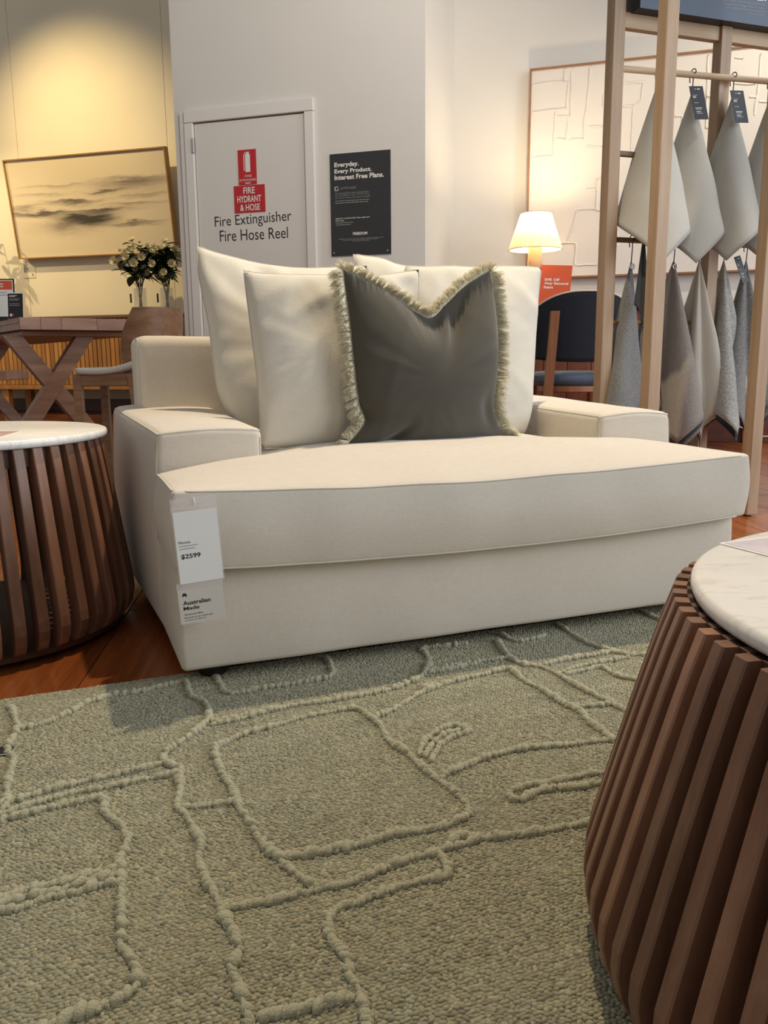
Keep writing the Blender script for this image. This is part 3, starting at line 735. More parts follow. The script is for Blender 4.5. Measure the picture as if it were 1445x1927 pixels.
place(t, MW[t] @ Matrix.Rotation(R(3.2), 4, 'Z')); 
obj('sleeve', box(0, Wd, 0, Ht, -0.0006, 0.0006), M_['sleeve'], t)
obj('sleeve_band', box(0, Wd, Ht * 0.875, Ht * 0.905, 0.0006, 0.0012), M_['sleeve'], t)
obj('card', box(Wd * 0.03, Wd * 0.97, Ht * 0.01, Ht * 0.845, 0.0008, 0.0014), M_['paper'], t)
obj('pin', xf(tube([(0, 0, 0), (0.001, -0.008, 0.001), (0, -0.012, 0)], 0.0011, 6), T(Wd * 0.5, Ht * 1.0, 0.002)), M_['paper'], t)
ltext('Noosa', 0.09 * Wd, 0.34 * Wd, 0.480 * Ht, 0.512 * Ht, t, M_['ink'], 0.0017)
rule(0.09 * Wd, 0.50 * Wd, 0.447 * Ht, 0.011 * Ht, t, M_['ink_grey'], 0.0017)
rule(0.09 * Wd, 0.42 * Wd, 0.414 * Ht, 0.011 * Ht, t, M_['ink_grey'], 0.0017)
ltext('$2599', 0.11 * Wd, 0.53 * Wd, 0.296 * Ht, 0.358 * Ht, t, M_['ink'], 0.0017, 0.02)
t, Wd, Ht = sofacard('origin_card', (338, 1111), (423, 1103), (341, 1176), 'grey card reading Australian Made below the price card', 'card')
place(t, MW[t] @ Matrix.Rotation(R(3.2), 4, 'Z'))
obj('card', box(0, Wd, 0, Ht, -0.0004, 0.0004), M_['cardboard'], t)
obj('hanger_strip', box(-0.001, Wd + 0.001, Ht, Ht + 0.010, -0.0006, 0.0006), M_['sleeve'], t)
ltext('Australian', 0.09 * Wd, 0.70 * Wd, 0.545 * Ht, 0.665 * Ht, t, M_['ink'], 0.0006, 0.025)
ltext('Made', 0.09 * Wd, 0.44 * Wd, 0.395 * Ht, 0.50 * Ht, t, M_['ink'], 0.0006, 0.025)
ltext('Choose your fabric.', 0.09 * Wd, 0.52 * Wd, 0.235 * Ht, 0.295 * Ht, t, M_['ink'], 0.0006, 0.015)
ltext('Head over to our swatch wall', 0.09 * Wd, 0.71 * Wd, 0.155 * Ht, 0.205 * Ht, t, M_['ink'], 0.0006)
ltext('to make your selection.', 0.09 * Wd, 0.57 * Wd, 0.075 * Ht, 0.125 * Ht, t, M_['ink'], 0.0006)
aus = [(0, .42), (.04, .60), (.16, .68), (.24, .86), (.34, .82), (.42, .98), (.56, .95), (.60, .80), (.68, .78), (.74, 1.0), (.82, .78), (.96, .52), (1.0, .34), (.92, .12), (.78, .02), (.66, .10), (.60, .26), (.44, .30), (.26, .18), (.08, .16), (.03, .24)]
Vm = [(0.09 * Wd + a * 0.105 * Wd, 0.78 * Ht + b * 0.125 * Ht, 0.0006) for a, b in aus]
obj('map_logo', (Vm, [tuple(range(len(Vm)))[::-1]]), M_['ink'], t)

# ================================================================== SLATTED DRUM TABLES
def drum(name, C, zt, rm, rt, rb, N, label, gw, thick, seed):
    t = thing(name, T(C[0], C[1], 0), label, 'side table')
    top = [(rm - 0.006, zt - thick), (rm - 0.0015, zt - thick + 0.002), (rm, zt - thick + 0.006), (rm, zt - 0.006), (rm - 0.0015, zt - 0.002), (rm - 0.006, zt)]
    obj('marble_top', lathe(top, 96), M_['marble'], t, auto=50)
    z1 = zt - thick - 0.001
    # slat profile: outer face from top, bowing out to the base, curling under
    def prof(dep):
        P = []
        for i in range(9):
            f = i / 8; z = z1 - (z1 - 0.085) * f; P.append((rt + (rb - rt) * (f ** 0.92), z))
        P += [(rb + 0.001, 0.065), (rb - 0.003, 0.045), (rb - 0.012, 0.028), (rb - 0.026, 0.018)]
        I = [(r_ - dep, z) for r_, z in P[:9]] + [(rb - dep, 0.06), (rb - dep - 0.004, 0.04), (rb - dep - 0.010, 0.024), (rb - dep - 0.012, 0.018)]
        return P, I
    P, I = prof(0.026)
    hw = gw / 2
    V = []
    for (a, b) in zip(P, I):
        V += [(a[0] - 0.0015, -hw, a[1]), (a[0], -hw + 0.0018, a[1]), (a[0], hw - 0.0018, a[1]), (a[0] - 0.0015, hw, a[1]), (b[0], hw, b[1]), (b[0], -hw, b[1])]
    Fc = []
    for i in range(len(P) - 1):
        for e in range(6): Fc.append((i * 6 + e, i * 6 + 6 + e, i * 6 + 6 + (e + 1) % 6, i * 6 + (e + 1) % 6))
    Fc.append(tuple(range(6))[::-1][::-1]); k = (len(P) - 1) * 6; Fc.append(tuple(k + e for e in range(6))[::-1])
    me = mesh('slat', V, Fc); me.materials.append(M_['slat'])
    for i in range(N):
        obj('slat', me, None, t, T(C[0], C[1], 0) @ RZ(2 * math.pi * i / N + seed))
    obj('top_ring', lathe([(rt - 0.028, z1 - 0.035), (rt - 0.012, z1 - 0.035), (rt - 0.012, z1), (rt - 0.028, z1), (rt - 0.028, z1 - 0.035)], 64, False), M_['ring'], t, auto=40)
    obj('base_ring', lathe([(0.001, 0.014), (rb - 0.05, 0.006), (rb - 0.022, 0.012), (rb - 0.020, 0.022), (rb - 0.05, 0.03), (0.001, 0.03)], 64, False), M_['ring'], t, auto=40)
    obj('glide', lathe([(0.001, 0.0), (rb - 0.07, 0.0), (rb - 0.06, 0.007), (0.001, 0.007)], 48, False), M_['foot'], t, auto=40)
    return t
TL_C = (-0.880, 1.702); TR_C = (0.617, 0.639)
drum('slatted_side_table', TL_C, 0.42, 0.298, 0.288, 0.333, 48, 'slatted walnut drum table with a white marble top, left of the sofa', 0.021, 0.017, 0.05)
drum('slatted_coffee_table', TR_C, 0.36, 0.349, 0.364, 0.434, 76, 'wide slatted walnut drum table with a white marble top, nearest the camera', 0.0165, 0.016, 0.012)
def leaflet(name, C, ang, z, w_, h_, mat, label):
    t = thing(name, T(C[0], C[1], z) @ RZ(ang), label, 'leaflet')
    obj('cover_sheet', box(-w_ / 2, w_ / 2, -h_ / 2, h_ / 2, 0.0003, 0.0012), M_['paper'], t)
    obj('print', box(-w_ / 2 + 0.004, w_ / 2 - 0.004, -h_ / 2 + 0.004, h_ / 2 - 0.004, 0.0012, 0.0016), mat, t)
    return t
pA, pB, pC = at_z(22, 820, 0.421), at_z(0, 808, 0.421), at_z(0, 822, 0.421)
e1 = (pB - pA).normalized()
leaflet('leaflet', pA + Vector((-0.12, 0.02, 0)), R(8), 0.42, 0.21, 0.148, M_['pinkprint'], 'pink printed leaflet at the edge of the left marble top')
q0 = at_z(1352, 1022, 0.361); q1 = at_z(1445, 1004, 0.361); q2 = at_z(1445, 1046, 0.361)
d1 = (q1 - q0).normalized(); a1 = math.atan2(d1.y, d1.x); d2 = (q2 - q0).normalized(); a2 = math.atan2(d2.y, d2.x)
ac = a2 + R(45) if False else (a1 + a2) / 2
axx = Vector((math.cos(a2), math.sin(a2), 0)); axy = Vector((-math.sin(a2), math.cos(a2), 0))
leaflet('leaflet', q0 + axx * 0.105 + axy * 0.074, a2, 0.36, 0.21, 0.148, M_['lilacprint'], 'lilac printed leaflet on the marble top nearest the camera')

# ================================================================== RUG
RX0, RX1, RY0, RY1, RZT = -1.15, 1.75, -1.75, 0.078, 0.012
rug = thing('rug', SM, 'sage green wool rug with raised cream ridges in front of the sofa', 'rug')
obj('rug_body', rbox(RX0, RX1, RY0, RY1, 0.0005, RZT, 0.005, 60, 60, 1, 2, lambda p: (p[0] + 0.004 * nz((p[0], p[1], 0), 9, 2), p[1] + 0.004 * nz((p[0], p[1], 0), 8), p[2] + (0.0012 * nz((p[0], p[1], 0), 12) if p[2] > 0.006 else 0))), M_['rug'], rug, smooth=True)
def Z5(p): return p[0] / 2.846, 1250 + p[1] / 2.846
def Z6(p): return 400 + p[0] / 2.65, 1200 + p[1] / 2.65
def Z7(p): return 800 + p[0] / 2.418, 1130 + p[1] / 2.418
RIDGES = [(Z5, L) for L in [
    [(60, 235), (90, 350), (40, 460), (75, 520), (40, 640), (40, 750), (0, 800), (-80, 860)],
    [(90, 355), (250, 320), (400, 250), (450, 220), (600, 175), (760, 150), (940, 105), (1000, 95)],
    [(1000, 100), (1020, 170), (1090, 205), (1120, 260), (1110, 310), (1030, 380), (900, 470), (870, 530)],
    [(870, 540), (740, 575), (570, 610), (330, 665), (150, 715), (0, 760), (-120, 800)],
    [(930, 600), (800, 620), (700, 640), (560, 670), (380, 700), (200, 750), (40, 800), (-120, 850)],
    [(530, 720), (460, 740), (350, 760), (230, 790), (100, 820), (0, 845), (-120, 880)],
    [(880, 530), (930, 555), (970, 570), (960, 620), (970, 680), (950, 760), (1000, 820), (1040, 900), (1080, 970), (1060, 1040), (1090, 1130), (1140, 1230), (1180, 1310), (1220, 1400), (1270, 1490), (1280, 1560), (1240, 1640), (1290, 1750), (1310, 1840), (1330, 1927), (1340, 2020)],
    [(500, 720), (560, 740), (560, 800), (640, 870), (680, 930), (670, 1000), (640, 1060), (650, 1160), (650, 1300), (655, 1420), (650, 1520), (720, 1600), (740, 1690), (720, 1750), (640, 1800), (560, 1840), (440, 1880), (330, 1927), (200, 1990)],
    [(960, 775), (1060, 770), (1190, 755), (1280, 735)],
    [(660, 1095), (540, 1120), (420, 1155), (300, 1190), (180, 1215), (0, 1275), (-120, 1310)],
    [(650, 1130), (520, 1160), (400, 1190), (280, 1235), (150, 1260), (0, 1300), (-120, 1340)],
    [(640, 1180), (520, 1195), (420, 1230), (260, 1260), (120, 1310), (0, 1335), (-120, 1370)],
    [(1150, 60), (1180, 110), (1230, 160), (1366, 140)],
    [(1110, 310), (1200, 305), (1366, 275)],
    [(1190, 1300), (1280, 1300), (1366, 1290)]]] + [(Z6, L) for L in [
    [(0, 440), (150, 410), (250, 380), (400, 345), (530, 330), (700, 300), (860, 270), (980, 230), (1050, 190), (1080, 120), (1040, 60)],
    [(10, 560), (100, 510), (200, 475), (330, 440), (450, 405), (600, 375), (710, 360), (780, 400), (840, 450), (880, 520), (990, 600), (1060, 670), (1130, 720), (1200, 770), (1260, 830), (1275, 890), (1180, 940), (1050, 970), (900, 990), (780, 1030), (640, 1060), (500, 1090), (380, 1105), (330, 1095)],
    [(10, 570), (40, 670), (100, 760), (130, 850), (180, 920), (250, 1040), (330, 1110), (420, 1190), (500, 1240), (600, 1250), (720, 1220), (860, 1160), (960, 1120), (1110, 1080), (1160, 1060), (1250, 1040), (1325, 1010)],
    [(60, 1365), (150, 1345), (300, 1320), (430, 1290), (530, 1265), (600, 1245)],
    [(1110, 1070), (1160, 1130), (1170, 1190), (1050, 1220), (930, 1250), (820, 1290), (720, 1330), (620, 1360), (580, 1440), (600, 1530), (670, 1600), (690, 1700), (740, 1800), (770, 1927), (790, 2020)],
    [(820, 400), (920, 355), (1030, 285), (1150, 240), (1280, 205), (1325, 195)],
    [(1030, 590), (1060, 520), (1130, 470), (1210, 445), (1280, 475)],
    [(1090, 620), (1140, 540), (1200, 500), (1270, 480)],
    [(1060, 600), (1105, 530), (1160, 490), (1230, 470)],
    [(1140, 710), (1200, 670), (1325, 625)],
    [(50, 270), (110, 285), (240, 260), (370, 240), (530, 215), (600, 185), (570, 110)],
    [(1080, 180), (1200, 160), (1325, 130)],
    [(240, 1900), (430, 1870), (560, 1840), (700, 1800)]]] + [(Z7, L) for L in [
    [(0, 400), (80, 385), (180, 360), (270, 340), (380, 320), (450, 370), (530, 410), (620, 470), (700, 510), (760, 570), (830, 620), (860, 640)],
    [(950, 615), (860, 640), (750, 650), (640, 665), (500, 675), (400, 690), (280, 720), (200, 750), (100, 795)],
    [(330, 190), (370, 250), (440, 295), (520, 305), (600, 340), (680, 390), (780, 440), (850, 475), (915, 510), (990, 540)],
    [(670, 490), (760, 485), (840, 480)],
    [(520, 300), (640, 275), (760, 255), (850, 240), (920, 250), (1010, 255), (1100, 250)],
    [(600, 340), (700, 305), (800, 285), (920, 265)],
    [(640, 340), (740, 320), (800, 310), (870, 345), (970, 370), (1060, 390)],
    [(600, 110), (660, 150), (720, 190), (800, 220), (900, 245)],
    [(0, 330), (100, 310), (230, 285), (380, 265)],
    [(350, 160), (420, 190), (540, 165)],
    [(400, 915), (380, 885), (460, 850), (560, 840), (640, 820), (720, 800), (800, 790), (880, 770)],
    [(440, 915), (520, 875), (620, 860), (720, 855), (790, 840), (880, 820)],
    [(110, 1110), (160, 1080), (260, 1090), (380, 1080), (520, 1060), (640, 1035), (730, 1020), (840, 990)],
    [(980, 50), (1040, 80), (1085, 100), (1180, 140)],
    [(0, 220), (100, 210), (190, 200)]]]
# unit tuft: low-poly blob
def blob(seg=7, ring=5):
    V = [(0, 0, -1)]
    for j in range(1, ring):
        th = math.pi * j / ring
        for k in range(seg): V.append((math.sin(th) * math.cos(2 * math.pi * k / seg), math.sin(th) * math.sin(2 * math.pi * k / seg), -math.cos(th)))
    V.append((0, 0, 1)); Fc = []
    for k in range(seg): Fc.append((0, 1 + (k + 1) % seg, 1 + k))
    for j in range(ring - 2):
        for k in range(seg):
            a = 1 + j * seg; Fc.append((a + k, a + (k + 1) % seg, a + seg + (k + 1) % seg, a + seg + k))
    a = 1 + (ring - 2) * seg
    for k in range(seg): Fc.append((a + k, a + (k + 1) % seg, len(V) - 1))
    return [Vector(v) for v in V], Fc
BV, BF = blob(); TUFTS = []
rr = random.Random(3)
for conv, L in RIDGES:
    P = catmull([SI @ at_z(*conv(q), RZT) for q in L], 10)
    V, Fc = [], []
    d = 0; step = 0.0042; nxt = 0
    for a, b in zip(P, P[1:]):
        sl = (b - a).length
        while nxt <= d + sl:
            c = a.lerp(b, (nxt - d) / max(1e-9, sl)); nxt += step * rr.uniform(0.8, 1.25)
            an = math.atan2(b.y - a.y, b.x - a.x) + R(38) + rr.uniform(-0.6, 0.6)
            rad = 0.0056 * rr.uniform(0.7, 1.25) * (1 + 0.35 * nz(c, 25))
            sxx, syy, szz = rad * rr.uniform(1.1, 1.5), rad * rr.uniform(0.62, 0.85), rad * rr.uniform(0.75, 1.1)
            M = T(c.x + rr.uniform(-.0012, .0012), c.y + rr.uniform(-.0012, .0012), RZT + rad * 0.42) @ RZ(an) @ Matrix.Rotation(rr.uniform(-0.3, 0.3), 4, 'Y') @ Matrix.Diagonal((sxx, syy, szz, 1))
            TUFTS.append((c.x, c.y, rad * 1.1, an)); k = len(V)
            for v in BV: V.append(M @ (v * (1 + 0.16 * nz(v, 2.5, nxt * 900))))
            Fc += [tuple(i + k for i in f) for f in BF]
        d += sl
    if V: obj('raised_ridge', (V, Fc), M_['ridge'], rug, smooth=True)
# woven knots of the rug surface (fine relief, real geometry where the photo resolves it) and loose fibres on the ridges
import numpy as np
def build_knots():
    rg_ = np.random.default_rng(4); dx, dy = 0.0056, 0.0043
    xs = np.arange(-0.95, 1.55, dx); ys = np.arange(-1.06, RY1 - 0.004, dy)
    X, Y = np.meshgrid(xs, ys); X = X + (np.arange(len(ys)) % 2)[:, None] * dx * 0.5
    X = (X + rg_.normal(0, 0.0009, X.shape)).ravel(); Y = (Y + rg_.normal(0, 0.0006, Y.shape)).ravel()
    wx = SO.x + X * math.cos(SA) - Y * math.sin(SA); wy = SO.y + X * math.sin(SA) + Y * math.cos(SA)
    d = wy * cp - (RZT - CAM_H) * sp; px = CX + F_PX * wx / d
    keep = (px > -420) & (px < 1620) & (d > 0.45)
    X, Y = X[keep], Y[keep]; n = len(X)
    seg = 6; base = []
    for r_, z in ((1.0, -0.25), (0.86, 0.55)):
        for k in range(seg): base.append((r_ * math.cos(2 * math.pi * k / seg), r_ * math.sin(2 * math.pi * k / seg), z))
    base.append((0, 0, 1.0)); base = np.array(base); m = len(base)
    fc = [(k, (k + 1) % seg, seg + (k + 1) % seg, seg + k) for k in range(seg)]; tr = [(seg + k, seg + (k + 1) % seg, 2 * seg) for k in range(seg)]
    an = rg_.normal(0.25, 0.45, n) * np.where(rg_.random(n) < 0.5, 1, -1); ca, sa = np.cos(an), np.sin(an)
    lx = 0.0034 * rg_.uniform(0.8, 1.3, n); ly = 0.0024 * rg_.uniform(0.75, 1.2, n); lz = 0.0018 * rg_.uniform(0.5, 1.35, n)
    bx_, by_, bz_ = base[:, 0][None] * lx[:, None], base[:, 1][None] * ly[:, None], base[:, 2][None] * lz[:, None]
    V = np.stack([X[:, None] + bx_ * ca[:, None] - by_ * sa[:, None], Y[:, None] + bx_ * sa[:, None] + by_ * ca[:, None], RZT + bz_], -1).reshape(-1, 3)
    off = (np.arange(n) * m)[:, None]
    loops = np.concatenate([(off + np.array(fc).ravel()[None]).reshape(n, -1), (off + np.array(tr).ravel()[None]).reshape(n, -1)], 1).ravel()
    tot = np.tile(np.array([4] * seg + [3] * seg), n)
    me = bpy.data.meshes.new('woven_pile'); me.vertices.add(len(V)); me.vertices.foreach_set('co', V.ravel())
    me.loops.add(len(loops)); me.loops.foreach_set('vertex_index', loops.astype(np.int32))
    me.polygons.add(len(tot)); me.polygons.foreach_set('loop_start', np.concatenate([[0], np.cumsum(tot)[:-1]]).astype(np.int32))
    me.update(calc_edges=True); me.shade_smooth()
    at = me.color_attributes.new('yarn', 'FLOAT_COLOR', 'POINT')
    k = np.repeat(np.clip(rg_.normal(1.0, 0.13, n), 0.6, 1.5), m); hu = np.repeat(rg_.normal(0, 0.03, n), m)
    at.data.foreach_set('color', np.stack([k * (1 + hu), k, k * (1 - hu), np.ones_like(k)], -1).ravel().astype(np.float32))
    return me
def knotm():
    t = NT('sage_wool_knots'); v = t.coord()
    n1 = t.noise(t.coord((5, 34, 5)), 1.0, 4, 0.6); n3 = t.noise(v, 2.2, 3); n2 = t.noise(v, 900, 2)
    c = t.mix(n1, (0.25, 0.235, 0.155), (0.40, 0.38, 0.262))
    c = t.mix(t.math('MULTIPLY', t.ramp(n3, [(0.35, (0, 0, 0)), (0.7, (1, 1, 1))]), 0.4), c, (0.245, 0.255, 0.205))
    st = t.noise(t.coord((14, 150, 5), loc=(5, 2, 0)), 1.0, 3, 0.6)
    c = t.mix(t.ramp(st, [(0.64, (0, 0, 0)), (0.75, (0.7, 0.7, 0.7))]), c, (0.50, 0.465, 0.32))
    ca_ = t.n('ShaderNodeVertexColor', layer_name='yarn')
    t.col(t.mix(1.0, c, ca_.outputs[0], 'MULTIPLY')); t.set(Roughness=0.95)
    t.b.inputs['Specular IOR Level'].default_value = 0.1; t.b.inputs['Sheen Weight'].default_value = 0.25
    t.bump(n2, 0.5, 0.001); return t.m
tag(obj('woven_pile', build_knots(), knotm(), rug), kind='stuff')
def build_fibres():
    rf = random.Random(8); V, Fc = [], []
    for (cx_, cy_, rad, an) in TUFTS:
        for k in range(7):
            a = an + rf.uniform(-0.9, 0.9) + (math.pi if rf.random() < 0.5 else 0); ln = rf.uniform(0.003, 0.0075)
            b = Vector((cx_ + rf.uniform(-1, 1) * rad, cy_ + rf.uniform(-1, 1) * rad, RZT + rad * rf.uniform(0.2, 1.1)))
            d = Vector((math.cos(a), math.sin(a), rf.uniform(-0.25, 0.55))).normalized(); sd = d.cross(Vector((0, 0, 1))).normalized() * 0.00022
            k0 = len(V); V += [b - sd, b + sd, b + d * ln * 0.6 + sd + Vector((0, 0, .0004)), b + d * ln * 0.6 - sd + Vector((0, 0, .0004)), b + d * ln]
            Fc += [(k0, k0 + 1, k0 + 2, k0 + 3), (k0 + 3, k0 + 2, k0 + 4)]
    return V, Fc
tag(obj('loose_fibres', build_fibres(), M_['ridge'], rug), kind='stuff')
# small dark card lying on the rug at the left edge
p = SI @ at_z(-14, 1418, RZT); t = thing('dropped_card', SM @ T(p.x, p.y, RZT + 0.002) @ RZ(R(-14)), 'small dark card lying on the rug at the left edge', 'card')
obj('card', box(-0.03, 0.026, -0.013, 0.013, 0.0, 0.0012), M_['tag_navy'], t)
obj('edge_print', box(-0.03, 0.026, -0.013, -0.0118, 0.0012, 0.0014), M_['white_ink'], t)

# ================================================================== PAINTING ON THE LEFT WALL
DP = D_LEFT - 0.15
c4 = [onwall(x, y, DP) for x, y in ((8, 304), (312, 285), (36, 486), (330, 468))]   # TL TR BL BR
PW_ = ((c4[1] - c4[0]).length + (c4[3] - c4[2]).length) / 2; PH_ = c4[0].z - c4[2].z
PAINT = (PW_, PH_)
M_['painting'] = seascape()
pm = thing('painting', wallM(c4[2]) @ Matrix.Rotation(R(4.6), 4, 'Z'), 'wide misty grey landscape painting in a thin gilt frame on the left wall', 'painting')
place(pm, wallM((c4[2] + c4[0] + c4[1] + c4[3]) / 4) @ Matrix.Rotation(R(-0.3), 4, 'Z') @ Matrix.Rotation(R(7.5), 4, 'X') @ T(-PW_ / 2, -PH_ / 2, 0))
def shx(vf): return [Vector((v[0] - 0.085 * v[1] + 0.0425 * PH_, v[1], v[2])) for v in vf[0]], vf[1]
obj('canvas', box(0.006, PW_ - 0.006, 0.006, PH_ - 0.006, -0.02, 0.0), M_['painting'], pm)
fw = 0.022
for (a, b, c_, d_) in [(-0.004, PW_ + 0.004, -0.004, fw * 0.5), (-0.004, PW_ + 0.004, PH_ - fw * 0.5, PH_ + 0.004), (-0.004, fw * 0.5, 0.0115, PH_ - 0.0115), (PW_ - fw * 0.5, PW_ + 0.004, 0.0115, PH_ - 0.0115)]:
    obj('frame_bar', rbox(a, b, c_, d_, -0.055, 0.018, 0.002, 1, 1, 1, 1), M_['frame_gold'], pm)
obj('hanging_bracket', box(PW_ * 0.4, PW_ * 0.6, PH_ * 0.86, PH_ * 0.92, -0.085, -0.02), M_['frame_gold'], pm)
# little caption card under it
t, Wd, Ht = wallsign('caption_card', [(44, 503), (66, 502), (46, 524), (68, 523)], D_LEFT - 0.002, M_['wall_warm'], 'small white caption card, tinted warm, on the wall below the painting', 'card', 0.002)
for y, e in ((0.86, 0.62), (0.74, 0.5), (0.62, 0.55)): rule(0.04 * Wd, e * Wd, y * Ht, 0.006, t, M_['ink_grey'], 0.0022)
obj('stamp', box(0.70 * Wd, 0.84 * Wd, 0.18 * Ht, 0.40 * Ht, 0.002, 0.0023), M_['frame_gold'], t)
rule(0.0, Wd, 0.0, 0.006, t, M_['ink_grey'], 0.0022)

# ================================================================== SLATTED SIDEBOARD (left, far)
DSB = 7.45
def sbu(px, py): return wu(onwall(px, py, DSB))
s0, s1 = sbu(-110, 660), sbu(349, 620)
zt_, zb_ = onwall(150, 594, DSB).z, onwall(150, 733, DSB).z
sb = thing('sideboard', WALLF @ T((s0 + s1) / 2, DSB + 0.24, 0), 'long honey timber sideboard with vertical slats behind the dining table', 'sideboard')
def SBv(vf): return xf(vf, T(-(s0 + s1) / 2, -DSB - 0.24, 0))
obj('body', SBv(box(s0 + 0.01, s1 - 0.01, DSB + 0.03, DSB + 0.46, zb_ + 0.02, zt_ - 0.03)), M_['cab_dark'], sb)
obj('top', SBv(rbox(s0, s1, DSB, DSB + 0.48, zt_ - 0.03, zt_, 0.003, 1, 1, 1, 1)), M_['chair_wood'], sb)
obj('bottom_rail', SBv(rbox(s0, s1, DSB, DSB + 0.48, zb_, zb_ + 0.045, 0.003, 1, 1, 1, 1)), M_['slat_orange'], sb)
for xx in (s0, s1 - 0.03): obj('side_panel', SBv(rbox(xx, xx + 0.03, DSB + 0.005, DSB + 0.48, zb_ + 0.045, zt_ - 0.03, 0.002, 1, 1, 1, 1)), M_['chair_wood'], sb)
ns = 56; pit = (s1 - s0 - 0.064) / ns
for i in range(ns):
    x = s0 + 0.032 + i * pit; wv = pit * (0.80 + 0.1 * random.Random(i).random())
    obj('slat', SBv(rbox(x, x + wv, DSB + 0.008, DSB + 0.032, zb_ + 0.048, zt_ - 0.034, 0.004, 1, 1, 1, 1)), M_['slat_orange'], sb)
for xx in (sbu(7, 750), s1 - 0.12):
    for yy in (DSB + 0.03, DSB + 0.38):
        obj('leg', SBv(rbox(xx - 0.04, xx + 0.04, yy, yy + 0.07, 0, zb_, 0.004, 1, 1, 1, 1)), M_['slat_orange'], sb)
# ------------------------------------------------------------------ vases with white flowers on the sideboard
leaf_prof = [(0, 0.0), (0.3, 0.8), (0.55, 1.0), (0.8, 0.6), (1.0, 0.0)]
def leafmesh(L, Wd, curl):
    V, Fc = [], []
    n = 6
    for i in range(n + 1):
        f = i / n; hw = Wd * math.sin(math.pi * min(1, f * 0.96 + 0.02)) ** 0.8
        z = -curl * f * f * L
        V += [(L * f, -hw, z + 0.18 * hw), (L * f, 0, z), (L * f, hw, z + 0.18 * hw)]
    for i in range(n):
        for e in range(2): Fc.append((i * 3 + e, i * 3 + e + 1, i * 3 + 4 + e, i * 3 + 3 + e))
    k = len(V); V += [(v[0], v[1], v[2] - 0.001) for v in V]; Fc += [tuple(q + k for q in f)[::-1] for f in Fc]
    me = mesh('leaf', V, Fc, True); me.materials.append(M_['leaf']); return me
LM = [leafmesh(0.075, 0.022, 0.3), leafmesh(0.055, 0.020, 0.15), leafmesh(0.035, 0.016, 0.1)]
def bloommesh():
    parts = []
    for ring, (cnt, L, tilt_) in enumerate([(9, 0.030, 0.45), (7, 0.022, 0.9), (5, 0.014, 1.25)]):
        for i in range(cnt):
            a = 2 * math.pi * i / cnt + ring * 0.3
            V, Fc = [], []
            for q in range(4):
                f = q / 3; hw = 0.008 * math.sin(math.pi * (0.15 + 0.75 * f))
                x = L * f * math.cos(tilt_ * 0.6 + 0.2 * f); z = L * f * math.sin(tilt_ * 0.6 + 0.5 * f)
                V += [(x, -hw, z), (x, hw, z)]
            for q in range(3): Fc.append((2 * q, 2 * q + 1, 2 * q + 3, 2 * q + 2))
            parts.append(xf((V, Fc), RZ(a)))
    me = mesh('bloom', *joinvf(*parts), True); me.materials.append(M_['petal']); return me
BM = bloommesh()
EM = mesh('bloom_eye', *xf(blob(8, 6), T(0, 0, 0.008) @ Matrix.Diagonal((0.008, 0.008, 0.006, 1))), True); EM.materials.append(M_['bloom_eye'])
